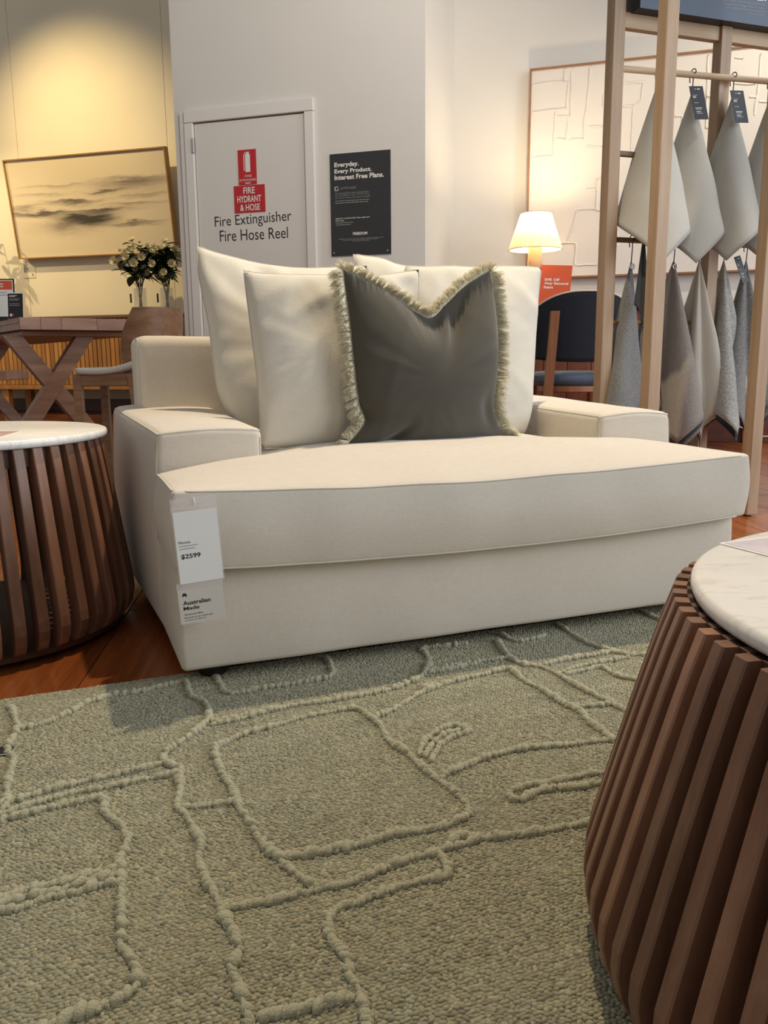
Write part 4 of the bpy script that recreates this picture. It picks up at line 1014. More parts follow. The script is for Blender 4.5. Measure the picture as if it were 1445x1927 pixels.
def bouquet(px, dd, seed, lab_v, lab_b, tagside):
    Pb = onwall(px, 594, dd); Pb.z = zt_
    v = thing('glass_vase', T(*Pb), lab_v, 'vase', 'vases on the sideboard')
    H_ = 0.27
    obj('vase_body', lathe([(0.055, 0), (0.062, 0.004), (0.066, 0.08), (0.066, H_), (0.062, H_), (0.060, 0.012), (0.001, 0.012)], 28, False), M_['glass'], v, auto=50)
    obj('vase_base', lathe([(0.054, 0.0005), (0.060, 0.003), (0.060, 0.011)], 28), M_['glass'], v, auto=50)
    obj('hang_tag', box(-0.085 - 0.0, -0.067, -0.072, -0.069, H_ - 0.15, H_ - 0.06), M_['leaf'], v)
    b = thing('bouquet', T(Pb.x, Pb.y, Pb.z + 0.014), lab_b, 'flowers', 'bouquets on the sideboard')
    rd = random.Random(seed); B0 = MW[b]
    heads = []
    for i in range(15):
        a = rd.uniform(0, 2 * math.pi); rad = rd.uniform(0.03, 0.25); z = H_ + rd.uniform(0.18, 0.50) - rad * 0.6
        top = Vector((rad * math.cos(a), rad * math.sin(a), z)); bot = Vector((-0.03 * math.cos(a), -0.03 * math.sin(a), 0.006))
        neck = Vector((0.035 * math.cos(a + 0.5), 0.035 * math.sin(a + 0.5), H_ + 0.03))
        P = catmull([bot, neck, neck.lerp(top, 0.55) + Vector((0, 0, 0.015)), top], 5)
        st = obj('stem', tube(P, 0.0024, 5), M_['stem'], b, smooth=True)
        heads.append((top, (top - neck).normalized(), P))
    for i, (top, d, P) in enumerate(heads):
        q = Vector((0, 0, 1)).rotation_difference((d + Vector((rd.uniform(-.5, .5), -0.7, 0.1))).normalized()).to_matrix().to_4x4()
        if i % 5 < 3:
            M = B0 @ T(*top) @ q @ Matrix.Scale(rd.uniform(1.3, 1.9), 4)
            bl = obj('bloom', BM, None, b, M); obj('bloom_centre', EM, None, bl, M)
        else:
            for s_ in range(7):
                f = s_ / 6; c = P[-1].lerp(P[-7], 1 - f) + d * 0.08 * f; a = s_ * 2.4
                M = B0 @ T(*c) @ RZ(a) @ Matrix.Rotation(rd.uniform(-0.7, 0.1), 4, 'Y')
                obj('leaf', LM[2], None, b, M)
    for i in range(11):
        a = rd.uniform(-2.9, -0.25); rad = rd.uniform(0.10, 0.24); z = H_ + rd.uniform(0.10, 0.36)
        c = Vector((rad * math.cos(a), rad * math.sin(a) * 0.9, z)); d = Vector((math.cos(a) * 0.5, -1.0, 0.25)).normalized()
        q = Vector((0, 0, 1)).rotation_difference(d).to_matrix().to_4x4()
        M = B0 @ T(*c) @ q @ Matrix.Scale(rd.uniform(1.2, 1.75), 4)
        bl = obj('bloom', BM, None, b, M); obj('bloom_centre', EM, None, bl, M)
        obj('stem', tube([(0.02 * math.cos(a), 0.02 * math.sin(a), H_), (c.x * 0.7, c.y * 0.7, H_ + (z - H_) * 0.5), c], 0.0024, 5), M_['stem'], b, smooth=True)
    for i in range(120):
        top, d, P = heads[i % len(heads)]; c = P[rd.randrange(8, len(P) - 1)]
        M = B0 @ T(*c) @ RZ(rd.uniform(0, 6.28)) @ Matrix.Rotation(rd.uniform(-1.0, 0.5), 4, 'Y') @ Matrix.Scale(rd.uniform(1.4, 2.3), 4)
        obj('leaf', LM[i % 2], None, b, M)
# leafy plant at the left end of the sideboard
pp = onwall(-48, 594, 7.72); pp.z = zt_
pl_ = thing('leafy_plant', T(*pp), 'leafy potted plant at the left end of the sideboard, just outside the frame', 'plant')
obj('pot', lathe([(0.07, 0), (0.085, 0.01), (0.10, 0.16), (0.092, 0.16), (0.085, 0.14), (0.001, 0.14)], 28, False), M_['seat_grey'], pl_, auto=50)
rp = random.Random(12); LP = leafmesh(0.19, 0.042, 0.25)
for i in range(16):
    a = rp.uniform(0, 6.28); hgt = rp.uniform(0.25, 1.05); rad = rp.uniform(0.03, 0.14)
    Pq = catmull([Vector((0, 0, 0.12)), Vector((rad * 0.4 * math.cos(a), rad * 0.4 * math.sin(a), hgt * 0.6)), Vector((rad * math.cos(a), rad * math.sin(a), hgt))], 6)
    obj('stem', tube(Pq, 0.004, 5), M_['stem'], pl_, smooth=True)
    for k in range(4):
        c = Pq[-1 - k * 2]; obj('leaf', LP, None, pl_, T(*pp) @ T(*c) @ RZ(rp.uniform(0, 6.28)) @ Matrix.Rotation(rp.uniform(-0.4, 1.0), 4, 'Y') @ Matrix.Scale(rp.uniform(0.5, 0.85), 4))
bouquet(266, 7.66, 4, 'clear glass vase, the left one of the two on the sideboard', 'white flowers with dark leaves in the left glass vase', -1)
bouquet(316, 7.72, 9, 'clear glass vase, the right one of the two, beside the white wall', 'white flowers with dark leaves in the right glass vase', -1)

# ================================================================== DINING TABLE
DT_A = R(35); corner = at_y(36, 597, 4.0)
DTM = T(corner.x, corner.y, 0) @ RZ(DT_A)         # x along the visible end, y along the length (to the left/back)
ztop = corner.z
dt = thing('dining_table', DTM, 'long timber dining table on crossed X legs, left background', 'table')
EL, LL, TH = 0.74, 2.3, 0.056
# boards of the top seen at the end grain
bx = [0, 0.095, 0.19, 0.36, 0.52, 0.62, EL]
for a, b in zip(bx, bx[1:]):
    obj('top_board', rbox(a, b - 0.0008, 0, LL, ztop - TH, ztop, 0.0015, 1, 1, 1, 1), M_['table_wood'], dt)
obj('edge_strip', rbox(-0.004, -0.0005, 0.003, LL, ztop - TH * 0.44, ztop - 0.001, 0.001, 1, 1, 1, 1), M_['table_wood'], dt)
obj('apron', rbox(0.03, EL * 0.74, 0.10, LL - 0.1, ztop - TH - 0.028, ztop - TH, 0.008, 1, 1, 1, 2), M_['table_leg'], dt)
zl = ztop - TH - 0.026
def tl(px, py, yy):
    """point in table frame on plane y=yy"""
    nv = (DTM.to_3x3() @ Vector((0, 1, 0))); P = DTM @ Vector((0, yy, 0)); return DTM.inverted() @ at_pl(px, py, P, nv)
for yy in (0.16, LL - 0.16):
    a0, a1 = tl(20, 624, 0.16), tl(155, 790, 0.16); b0, b1 = tl(156, 624, 0.16), tl(57, 790, 0.16)
    for k, (p0, p1) in enumerate(((a0, a1), (b0, b1))):
        s_ = (p0.z - 0.0) / (p0.z - p1.z); q = Vector((p0.x + (p1.x - p0.x) * s_, yy, 0.0)); p0 = Vector((p0.x, yy, zl))
        dvec = (q - p0).normalized(); wv = dvec.cross(Vector((0, 1, 0))).normalized() * 0.036
        V, Fc = bar(p0, q, wv, Vector((0, 0.036, 0)))
        V = [Vector((v.x + (dvec.x / dvec.z) * ((zl if i < 4 else 0.0) - v.z), v.y, zl if i < 4 else 0.0)) for i, v in enumerate(V)]
        if k: V = [v + Vector((0, -0.004, 0)) for v in V]
        obj('crossed_leg', (V, Fc), M_['table_leg'], dt)
# bench beyond the table's left side, only its end shows
be = at_y(17, 706, 3.86); bt = at_y(17, 697, 3.86)
bn = thing('bench', T(be.x - 0.5, be.y, 0), 'timber bench whose end shows at the left frame edge', 'bench')
hb = bt.z
obj('bench_top', rbox(-0.5, 0.5, -0.02, 0.22, hb - 0.045, hb, 0.004, 1, 1, 1, 1), M_['table_leg'], bn)
for xx in (-0.42, 0.36 - 0.1):
    for yy in (0.0, 0.15): obj('leg', rbox(xx, xx + 0.05, yy, yy + 0.05, 0, hb - 0.045, 0.003, 1, 1, 1, 1), M_['table_leg'], bn)
# sign holders standing on the table
def tabletop_pt(px, yy): 
    r = ray(px, 595); return at_y(px, 595, yy)
p = at_y(-6, 595, 4.30); w_ = 0.19; h_ = at_y(10, 523, 4.30).z - ztop
t = thing('sign_holder', T(at_y(24, 560, 4.30).x - w_, 4.30, ztop) @ RZ(R(4)) @ Matrix.Rotation(R(90 - 6), 4, 'X'), 'black framed sign with an orange heading on the dining table', 'sign')
obj('frame', box(0, w_, 0, h_, -0.006, 0.0), M_['ink'], t)
obj('sheet', box(0.006, w_ - 0.006, 0.02, h_ - 0.006, 0.0, 0.0008), M_['paper'], t)
obj('heading', box(0.008, w_ - 0.010, h_ * 0.74, h_ - 0.010, 0.0008, 0.0012), M_['orange_sign'], t)
for y, e in ((0.66, 0.6), (0.6, 0.7)): rule(0.3 * w_, e * w_ + 0.04, y * h_, 0.005, t, M_['ink_grey'], 0.0014)
for y in (0.80, 0.86): rule(0.45 * w_, 0.72 * w_, y * h_, 0.006, t, M_['white_ink'], 0.0016)
w_ = 0.072; h_ = at_y(30, 549, 4.16).z - ztop
t = thing('table_card', T(at_y(15, 590, 4.16).x, 4.16, ztop) @ RZ(R(0)) @ Matrix.Rotation(R(90 - 8), 4, 'X'), 'small black card in a clear stand on the dining table', 'sign')
obj('clear_stand', box(-0.002, w_ + 0.003, 0, h_, -0.003, -0.0004), M_['sleeve'], t)
obj('card', box(0, w_, 0.002, h_ * 0.95, -0.0004, 0.0008), M_['ink'], t)
obj('top_edge', box(0, w_, h_ * 0.955, h_ * 0.985, -0.0004, 0.0012), M_['paper'], t)
for y, e, mt in ((0.87, 0.62, 'white_ink'), (0.83, 0.5, 'white_ink'), (0.74, 0.8, 'ink_grey'), (0.70, 0.7, 'ink_grey'), (0.56, 0.78, 'ink_grey'), (0.5, 0.8, 'ink_grey')): rule(0.1 * w_, e * w_, y * h_, 0.0025, t, M_[mt], 0.001)
obj('logo', box(0.12 * w_, 0.25 * w_, 0.1 * h_, 0.2 * h_, 0.0008, 0.0012), M_['paper'], t)
obj('logo', box(0.25 * w_, 0.38 * w_, 0.1 * h_, 0.2 * h_, 0.0008, 0.0012), M_['red_sign'], t)

# ================================================================== WOODEN DINING CHAIR
CYD = 3.70
pf = at_y(142, 700, CYD); pr = at_y(236, 700, CYD)
zs = at_y(150, 692, CYD).z
x0c, x1c = at_y(128, 692, CYD).x, at_y(262, 700, CYD).x
ch = thing('dining_chair', T((x0c + x1c) / 2, CYD + 0.2, 0), 'walnut dining chair with a curved plywood back and pale seat', 'chair')
ox, oy = (x0c + x1c) / 2, CYD + 0.2
def CL(x, y, z): return Vector((x - ox, y - oy, z))
def seat_fn(p):
    x, y, z = p; u = (x + ox - x0c) / (x1c - x0c); v = (y + 0.2) / 0.42
    z += 0.018 * (abs(2 * v - 1) ** 2) * u - 0.012 * math.sin(math.pi * u) + (0.020 * u ** 3)
    return x + 0.03 * (abs(2 * v - 1) ** 3) * (1 - u), y, z
obj('seat', rbox(x0c - ox, x1c + 0.03 - ox, -0.21, 0.22, zs - 0.028, zs, 0.011, 10, 10, 1, 3, seat_fn), M_['seat_grey'], ch, smooth=True)
zr = zs - 0.03
for yy in (CYD + 0.01, CYD + 0.36):
    obj('seat_rail', rbox(pf.x - ox, pr.x - ox + 0.06, yy - oy, yy - oy + 0.025, zr - 0.052, zr + 0.004, 0.006, 1, 1, 1, 2), M_['chair_wood'], ch)
    for px_ in (pf.x, pr.x + 0.02):
        ln = 0.0 if px_ == pf.x else 0.05
        obj('leg', bar(CL(px_, yy + 0.012, zr), CL(px_ + ln, yy + 0.012, 0), (0.0175, 0, 0), (0, 0.016, 0)), M_['chair_wood'], ch)
for px_ in (pf.x, pr.x + 0.02): obj('seat_rail', rbox(px_ - ox - 0.012, px_ - ox + 0.012, CYD + 0.03 - oy, CYD + 0.37 - oy, zr - 0.045, zr + 0.002, 0.004, 1, 1, 1, 1), M_['chair_wood'], ch)
# curved back shell wrapping round the seat
zb0, zb1 = at_y(262, 735, CYD).z, at_y(300, 577, CYD).z
cxb = at_y(272, 640, CYD + 0.15).x; cyb = CYD + 0.20; rb_ = at_y(342, 600, CYD + 0.15).x - cxb
V, Fc = [], []; NA, NZ = 26, 12
for j in range(NZ + 1):
    f = j / NZ; z = zb0 + (zb1 - zb0) * f
    # near edge sweeps forward at mid height
    lim = R(84) + R(38) * math.sin(math.pi * (0.18 + 0.72 * f)) ** 1.3
    rr_ = rb_ * (0.92 + 0.10 * f)
    for s_ in (0, 1):
        for i in range(NA + 1):
            a = -lim + 2 * lim * i / NA
            r_ = rr_ - 0.012 * s_
            V.append(CL(cxb + r_ * math.cos(a) * 0.92, cyb + r_ * math.sin(a) * 1.05, z + (0.004 * math.cos(a))))
row = 2 * (NA + 1)
for j in range(NZ):
    for i in range(NA):
        a = j * row + i; Fc.append((a, a + 1, a + row + 1, a + row)); b = a + NA + 1; Fc.append((b, b + row, b + row + 1, b + 1))
    a = j * row; b = a + NA + 1; Fc.append((a, a + row, b + row, b)); a += NA; b += NA; Fc.append((a, b, b + row, a + row))
for j in (0, NZ):
    for i in range(NA):
        a = j * row + i; b = a + NA + 1; Fc.append((a, b, b + 1, a + 1) if j == 0 else (a, a + 1, b + 1, b))
obj('backrest', (V, Fc), M_['chair_wood'], ch, auto=35)

# ================================================================== RIGHT WALL: RELIEF ARTWORK, CONSOLE, LAMP, SIGN
DA = D_RIGHT - 0.045
aTL, aBL = onwall(999, 132, DA), onwall(995, 522, DA)
ua0 = wu(aTL); za1 = aTL.z; za0 = onwall(1082, 521, DA).z; AW = 2.35; AH = za1 - za0
art = thing('relief_artwork', wallM(wd * ua0 + wn * DA + Vector((0, 0, za0))), 'large white plaster relief artwork in a thin brown frame', 'artwork')
obj('plaster_panel', box(0.006, AW - 0.006, 0.006, AH - 0.006, -0.025, 0.0), M_['plaster'], art)
for (a, b, c_, d_) in [(-0.006, AW + 0.006, -0.006, 0.006), (-0.006, AW + 0.006, AH - 0.006, AH + 0.006), (-0.006, 0.006, 0.006, AH - 0.006), (AW - 0.006, AW + 0.006, 0.006, AH - 0.006)]:
    obj('frame_bar', rbox(a, b, c_, d_, -0.042, 0.012, 0.0015, 1, 1, 1, 1), M_['frame_brown'], art)
def A8(p): return 780 + p[0] / 3.6125, p[1] / 3.6125
def A6(p): return 920 + p[0] / 4.59, 360 + p[1] / 4.59
def A4(p): return 1120 + p[0] / 4.446, p[1] / 4.446
STROKES = [(A8, L) for L in [[(805, 580), (930, 560), (1045, 560), (1035, 740), (900, 752), (800, 765)], [(1020, 475), (1018, 555)], [(1070, 485), (1065, 640), (1060, 790), (965, 795), (960, 760)],
    [(960, 760), (950, 900), (940, 1060), (870, 1066), (800, 1075)], [(1195, 460), (1185, 600), (1155, 830), (1150, 945), (1055, 950)], [(1045, 800), (1030, 950), (965, 945)], [(1180, 865), (1285, 860)],
    [(1285, 640), (1280, 720)], [(1170, 995), (1280, 1000)], [(1285, 1200), (1240, 1210), (1235, 1420), (1110, 1425), (1070, 1540), (1040, 1650)], [(1240, 1270), (1170, 1275)], [(1000, 1650), (1095, 1655), (1090, 1800)]]] + \
  [(A6, L) for L in [[(930, 0), (930, 160), (970, 165)], [(770, 155), (920, 145)], [(760, 170), (700, 430)], [(755, 640), (935, 635)], [(1110, 330), (1110, 470)], [(1105, 160), (1200, 150)]]] + \
  [(A4, L) for L in [[(950, 460), (940, 560), (935, 800), (980, 815)], [(935, 810), (925, 1070), (985, 1070)], [(1385, 450), (1370, 680), (1350, 810)], [(1165, 480), (1240, 485)],
    [(240, 700), (405, 690), (380, 840), (320, 880)], [(240, 890), (320, 895), (300, 1260), (225, 1260)], [(670, 975), (730, 970), (720, 1140), (690, 1145)], [(1290, 810), (1350, 815), (1330, 960)], [(1160, 700), (1340, 700)], [(1370, 850), (1600, 860)]]]
ainv = MW[art].inverted()
for cv, L in STROKES:
    P = [ainv @ onwall(*cv(q), DA) for q in L]; P = [Vector((a.x + (b.x - a.x) * k / 8, a.y + (b.y - a.y) * k / 8, 0.001)) for a, b in zip(P, P[1:]) for k in range(8)] + [Vector((P[-1].x, P[-1].y, 0.001))]
    P = [p + Vector((0.004 * nz(p, 14), 0.004 * nz(p, 14, 6), 0)) for p in P if 0.01 < p.x < AW - 0.01 and 0.01 < p.y < AH - 0.01]
    if len(P) > 2: obj('plaster_stroke', tube(P, [0.0055 + 0.003 * nz(p, 22, 2) for p in P], 8, flat=0.8), M_['plaster'], art, smooth=True)
# console under the artwork
DC = D_RIGHT - 0.60
zc = onwall(1040, 573, DC + 0.12).z
cu0, cu1 = wu(onwall(930, 600, DC)), wu(onwall(1215, 600, DC))
co = thing('console', WALLF @ T((cu0 + cu1) / 2, DC + 0.25, 0), 'red brown console with a charcoal top behind the navy chair', 'console')
def COv(vf): return xf(vf, T(-(cu0 + cu1) / 2, -DC - 0.25, 0))
obj('top', COv(rbox(cu0, cu1, DC, DC + 0.5, zc - 0.045, zc, 0.004, 1, 1, 1, 1)), M_['charcoal'], co)
nb = 6
for i in range(nb):
    a = cu0 + 0.02 + (cu1 - cu0 - 0.04) * i / nb; b = cu0 + 0.02 + (cu1 - cu0 - 0.04) * (i + 1) / nb
    obj('front_panel', COv(rbox(a + 0.002, b - 0.002, DC + 0.02, DC + 0.045, 0.06, zc - 0.05, 0.003, 1, 1, 1, 1)), M_['console_wood'], co)
obj('body', COv(box(cu0 + 0.02, cu1 - 0.02, DC + 0.045, DC + 0.49, 0.0, zc - 0.045)), M_['console_wood'], co)
# table lamp
DLp = DC + 0.14
lb = onwall(1007, 470, DLp); ltp = onwall(1007, 402, DLp)
rbt = abs(wu(onwall(1057, 470, DLp)) - wu(onwall(958, 470, DLp))) / 2; rtp = abs(wu(onwall(1036, 402, DLp)) - wu(onwall(980, 402, DLp))) / 2
lamp = thing('table_lamp', T(lb.x, lb.y, zc), 'lit table lamp with a pleated cream shade and timber base', 'lamp')
hs0, hs1 = lb.z - zc, ltp.z - zc
obj('lamp_foot', lathe([(0.075, 0), (0.08, 0.004), (0.08, 0.016), (0.074, 0.02)], 32), M_['slat_orange'], lamp, auto=40)
obj('lamp_base', lathe([(0.040, 0.02), (0.042, 0.024), (0.042, hs0 + 0.02), (0.038, hs0 + 0.026)], 32), M_['oak'], lamp, auto=40)
def shade():
    V, Fc = [], []; N = 180
    for j in range(9):
        f = j / 8
        for k in range(N):
            a = 2 * math.pi * k / N; r_ = (rbt + (rtp - rbt) * f) * (1 + 0.030 * math.cos(45 * a))
            V.append((r_ * math.cos(a), r_ * math.sin(a), hs0 + (hs1 - hs0) * f))
    for j in range(8):
        for k in range(N): Fc.append((j * N + k, j * N + (k + 1) % N, (j + 1) * N + (k + 1) % N, (j + 1) * N + k))
    return V, Fc
tm = NT('pleated_shade_cloth')
tm.col(tm.ramp(tm.noise(tm.coord(), 60, 2), [(0.3, (0.80, 0.70, 0.52)), (0.7, (0.86, 0.77, 0.60))])); tm.set(Roughness=0.9)
tr = tm.n('ShaderNodeBsdfTranslucent', {'Color': (0.9, 0.74, 0.48, 1)}); mx = tm.n('ShaderNodeMixShader', {0: 0.20})
tm.l(tm.b.outputs[0], mx.inputs[1]); tm.l(tr.outputs[0], mx.inputs[2]); tm.l(mx.outputs[0], tm.out.inputs['Surface'])
obj('lamp_shade', shade(), tm.m, lamp, smooth=True)
for zz, rr_ in ((hs0, rbt), (hs1, rtp)): obj('shade_ring', tube([(rr_ * 1.01 * math.cos(a), rr_ * 1.01 * math.sin(a), zz) for a in [2 * math.pi * k / 48 for k in range(48)]], 0.003, 6, closed=True), M_['linen_pillow'], lamp, smooth=True)
em = NT('bulb_glow'); em.b.inputs['Emission Color'].default_value = (1, 0.8, 0.5, 1); em.b.inputs['Emission Strength'].default_value = 5; em.col((1, 0.9, 0.7))
obj('bulb', xf(blob(16, 10), T(0, 0, (hs0 + hs1) / 2) @ Matrix.Diagonal((0.03, 0.03, 0.04, 1))), em.m, lamp, smooth=True)
obj('socket', lathe([(0.016, hs0 + 0.026), (0.016, hs0 + 0.08)], 16), M_['black_metal'], lamp, auto=40)
light('lamp_bulb', 'POINT', (lb.x, lb.y, lb.z + (hs1 - hs0) * 0.72), (0, 0, 0), 24, (1.0, 0.76, 0.45), radius=0.045)
# orange sale sign
DSg = DC + 0.05
g = [onwall(x, y, DSg) for x, y in ((1018, 497), (1079, 492), (1010, 573), (1071, 573))]
Wd = wu(g[1]) - wu(g[0]); Ht = g[0].z - zc
t = thing('sale_sign', wallM(wd * wu(g[2]) + wn * DSg + Vector((0, 0, zc))) @ Matrix.Rotation(R(-3.5), 4, 'Z') @ Matrix.Rotation(R(-5), 4, 'X'), 'orange 50% Off card standing beside the lit lamp', 'sign')
obj('card', rbox(0, Wd, 0.003, Ht, -0.002, 0.0, 0.0006, 1, 1, 1, 1), M_['orange_sign'], t)
obj('stand', box(Wd * 0.1, Wd * 0.9, 0.0, 0.004, -0.04, 0.012), M_['sleeve'], t)
ltext('50% Off', 0.17 * Wd, 0.64 * Wd, 0.60 * Ht, 0.665 * Ht, t, M_['white_ink'], 0.001, 0.03)
ltext('Any Second', 0.17 * Wd, 0.92 * Wd, 0.49 * Ht, 0.575 * Ht, t, M_['white_ink'], 0.001, 0.03)
ltext('Item', 0.17 * Wd, 0.46 * Wd, 0.405 * Ht, 0.475 * Ht, t, M_['white_ink'], 0.001, 0.03)

# ================================================================== NAVY CHAIRS
def navy_chair(name, M, label):
    t = thing(name, M, label, 'chair', 'navy upholstered chairs')
    # local: back towards -y (viewer), opening +y
    NA, NZ = 28, 14; V, Fc = [], []; Rr = 0.335
    z0, z1 = 0.53, 0.905
    for j in range(NZ + 1):
        for s_ in (0, 1):
            for i in range(NA + 1):
                u = 2 * i / NA - 1; a = R(-90) + u * R(62)
                top = z1 - 0.20 * abs(u) ** 2.6; bot = z0 + 0.03 * abs(u) ** 2
                f = j / NZ; z = bot + (top - bot) * f
                r_ = Rr + 0.04 * f - 0.035 * s_ * (1 - 0.6 * (2 * f - 1) ** 6)
                V.append((r_ * math.cos(a), 0.12 + r_ * math.sin(a), z))
    row = 2 * (NA + 1)
    for j in range(NZ):
        for i in range(NA):
            a = j * row + i; Fc.append((a, a + 1, a + row + 1, a + row)); b = a + NA + 1; Fc.append((b, b + row, b + row + 1, b + 1))
        a = j * row; b = a + NA + 1; Fc.append((a, a + row, b + row, b)); a += NA; b += NA; Fc.append((a, b, b + row, a + row))
    for j in (0, NZ):
        for i in range(NA):
            a = j * row + i; b = a + NA + 1; Fc.append((a, b, b + 1, a + 1) if j == 0 else (a, a + 1, b + 1, b))
    obj('backrest', (V, Fc), M_['navy'], t, smooth=True)
    rim = [V[NZ * row + i] for i in range(NA + 1)]
    obj('piping', tube([Vector(p) for p in rim], 0.005, 6), M_['seat_grey'], t, smooth=True)
    def sfn(p): 
        k = math.hypot(p[0], p[1] * 0.5) ; return p[0], p[1], p[2] + 0.018 * (1 - min(1, (p[0] / 0.24) ** 2)) 
    prof = [(0.001, 0.40), (0.20, 0.40), (0.235, 0.415), (0.245, 0.44), (0.235, 0.465), (0.19, 0.478), (0.001, 0.482)]
    obj('seat', xf(lathe(prof, 36, False), T(0, 0.06, 0)), M_['seat_blue'], t, smooth=True)
    for s_ in (-1, 1):
        obj('back_leg', bar((s_ * 0.225, -0.235, 0.0), (s_ * 0.185, -0.265, 0.80), (0.022, 0.006 * s_, 0), (0, 0.012, 0)), M_['red_wood'], t)
        obj('front_leg', tube([(s_ * 0.20, 0.25, 0.0), (s_ * 0.17, 0.20, 0.40)], [0.014, 0.021], 14), M_['red_wood'], t, smooth=True)
    obj('seat_frame', lathe([(0.19, 0.365), (0.20, 0.37), (0.20, 0.40), (0.001, 0.40)], 32, False), M_['red_wood'], t, auto=40)
    return t
nc = at_y(1092, 640, 4.55)
navy_chair('navy_chair', T(nc.x + 0.02, 4.55 + 0.25, 0) @ RZ(R(4)), 'navy upholstered chair with timber legs, seen from behind beside the sofa')
n2 = at_z(1370, 838, 0.0)
lg = at_y(1368, 838, 4.75)
navy_chair('navy_chair', T(lg.x + 0.10, 4.75 + 0.45, 0) @ RZ(R(165)), 'navy chair hidden behind the fabric swatches, one round leg showing')
# white cable along the skirting
cb = [onwall(x, y, D_RIGHT - 0.06) for x, y in ((1376, 797), (1384, 800), (1392, 803), (1410, 812), (1425, 820), (1445, 821), (1480, 818))]
tag(obj('power_cable', tube(catmull([Vector((p.x, p.y, max(p.z, 0.004))) for p in cb], 6), 0.004, 8), M_['cable'], None, smooth=True), 'thin white power cable hanging along the brown skirting board', 'cable')

# ================================================================== SWATCH RACK
RA = R(19); re_ = Vector((math.cos(RA), math.sin(RA), 0)); rg = Vector((-math.sin(RA), math.cos(RA), 0))
Dp = at_z(1406, 970, 0)
BW, BD, PS = 0.4364, 0.277, 0.0225
RM = T(*(Dp - re_ * BW)) @ RZ(RA)        # origin at the front-left post B
RI = RM.inverted()
rack = thing('swatch_rack', RM, 'light oak open rack holding hanging fabric swatches', 'rack')
def RP(px, py, y): return RI @ at_pl(px, py, (RM @ Vector((0, y, 0)))[:2], rg[:2])
ZR = 2.3
for (x, y) in ((0, 0), (BW, 0), (2 * BW, 0), (0, BD), (BW, BD), (2 * BW, BD)):
    p_ = obj('post', rbox(x - PS, x + PS, y - PS, y + PS, 0.006, ZR, 0.0025, 1, 1, 1, 1), M_['oak'], rack)
    obj('glide', xf(lathe([(0.012, 0), (0.012, 0.007)], 12), T(x, y, 0)), M_['foot'], p_)
zb1_ = RP(1285, 67, BD - 0.012).z; zb2_ = RP(1285, 37, BD - 0.012).z
for xa in (0, BW):
  for y in (BD,): obj('top_beam', rbox(xa + PS, xa + BW - PS, y - 0.012, y + 0.016, zb1_, zb2_, 0.002, 1, 1, 1, 1), M_['oak_x'], rack)
for x in (): obj('side_rail', rbox(x - 0.014, x + 0.014, PS, BD - PS, zb1_, zb2_, 0.002, 1, 1, 1, 1), M_['oak'], rack)
YH = BD - 0.045
zr1 = RP(1300, 138, YH).z
obj('hanging_rail', tube([(PS * 0.8, BD - 0.012, zr1), (2 * BW, BD - 0.082, zr1)], 0.0105, 14), M_['oak_x'], rack, smooth=True)
zr2 = RP(1180, 452, BD).z; zr3 = RP(1175, 290, BD).z; zr4 = RP(1158, 606, BD).z
for x in (0, BW):
    for z in (): obj('side_rail', rbox(x - 0.010, x + 0.010, PS, BD - PS, z - 0.014, z + 0.014, 0.002, 1, 1, 1, 1), M_['oak'], rack)
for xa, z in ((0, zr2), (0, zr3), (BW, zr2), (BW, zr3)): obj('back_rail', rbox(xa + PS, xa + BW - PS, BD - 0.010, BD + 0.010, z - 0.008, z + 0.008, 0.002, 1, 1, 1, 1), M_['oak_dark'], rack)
obj('lower_rail', tube([(PS, BD, zr4), (BW - PS, BD, zr4)], 0.007, 10), M_['frame_gold'], rack, smooth=True)
# sign board on dowels above the beam
sb_ = thing('rack_sign', RM, 'slate blue sign board standing on dowels on top of the rack', 'sign')
sL = RP(1204, 15, BD - 0.06); sB = RP(1320, 32, BD - 0.06)
zsb = sB.z
obj('board', box(sL.x, BW + 0.30, BD - 0.06, BD + 0.045, zsb, zsb + 0.30), M_['blue_board_side'], sb_)
obj('face', box(sL.x, BW + 0.30, BD - 0.0615, BD - 0.0602, zsb, zsb + 0.30), M_['blue_board'], sb_)
for x in (RP(1218, 27, BD).x, RP(1418, 55, BD).x): obj('dowel', tube([(x, BD, zb2_), (x, BD, zsb)], 0.006, 10), M_['oak_x'], sb_, smooth=True)
SF = RM @ T(0, BD - 0.0618, 0) @ Matrix.Rotation(R(90), 4, 'X')
for s_, xl, xr, y0, y1 in (('Each order is hand-made just for you.', 1362, 1440, 6.5, 12), ('Choose from a range of fabrics, finishes', 1362, 1440, 14, 19), ('and configurations and customise to', 1366, 1440, 20.5, 25.5), ('suit your lifestyle.', 1405, 1438, 27, 32)):
    sl_ = 0.14; pl_ = (RM @ Vector((0, BD - 0.0618, 0)))[:2]
    f = lambda x, y: at_pl(x, y - (1440 - x) * sl_ * 0.9, pl_, rg[:2])
    ptext(s_, f(xl, y1), f(xr, y1), f(xl, y0), SF, sb_, M_['dim_ink'])
f = lambda x, y: at_pl(x, y, (RM @ Vector((0, BD - 0.0618, 0)))[:2], rg[:2])
ptext('an', f(1424, 1), f(1441, 2), f(1424, -9), SF, sb_, M_['white_ink'], 0.03)

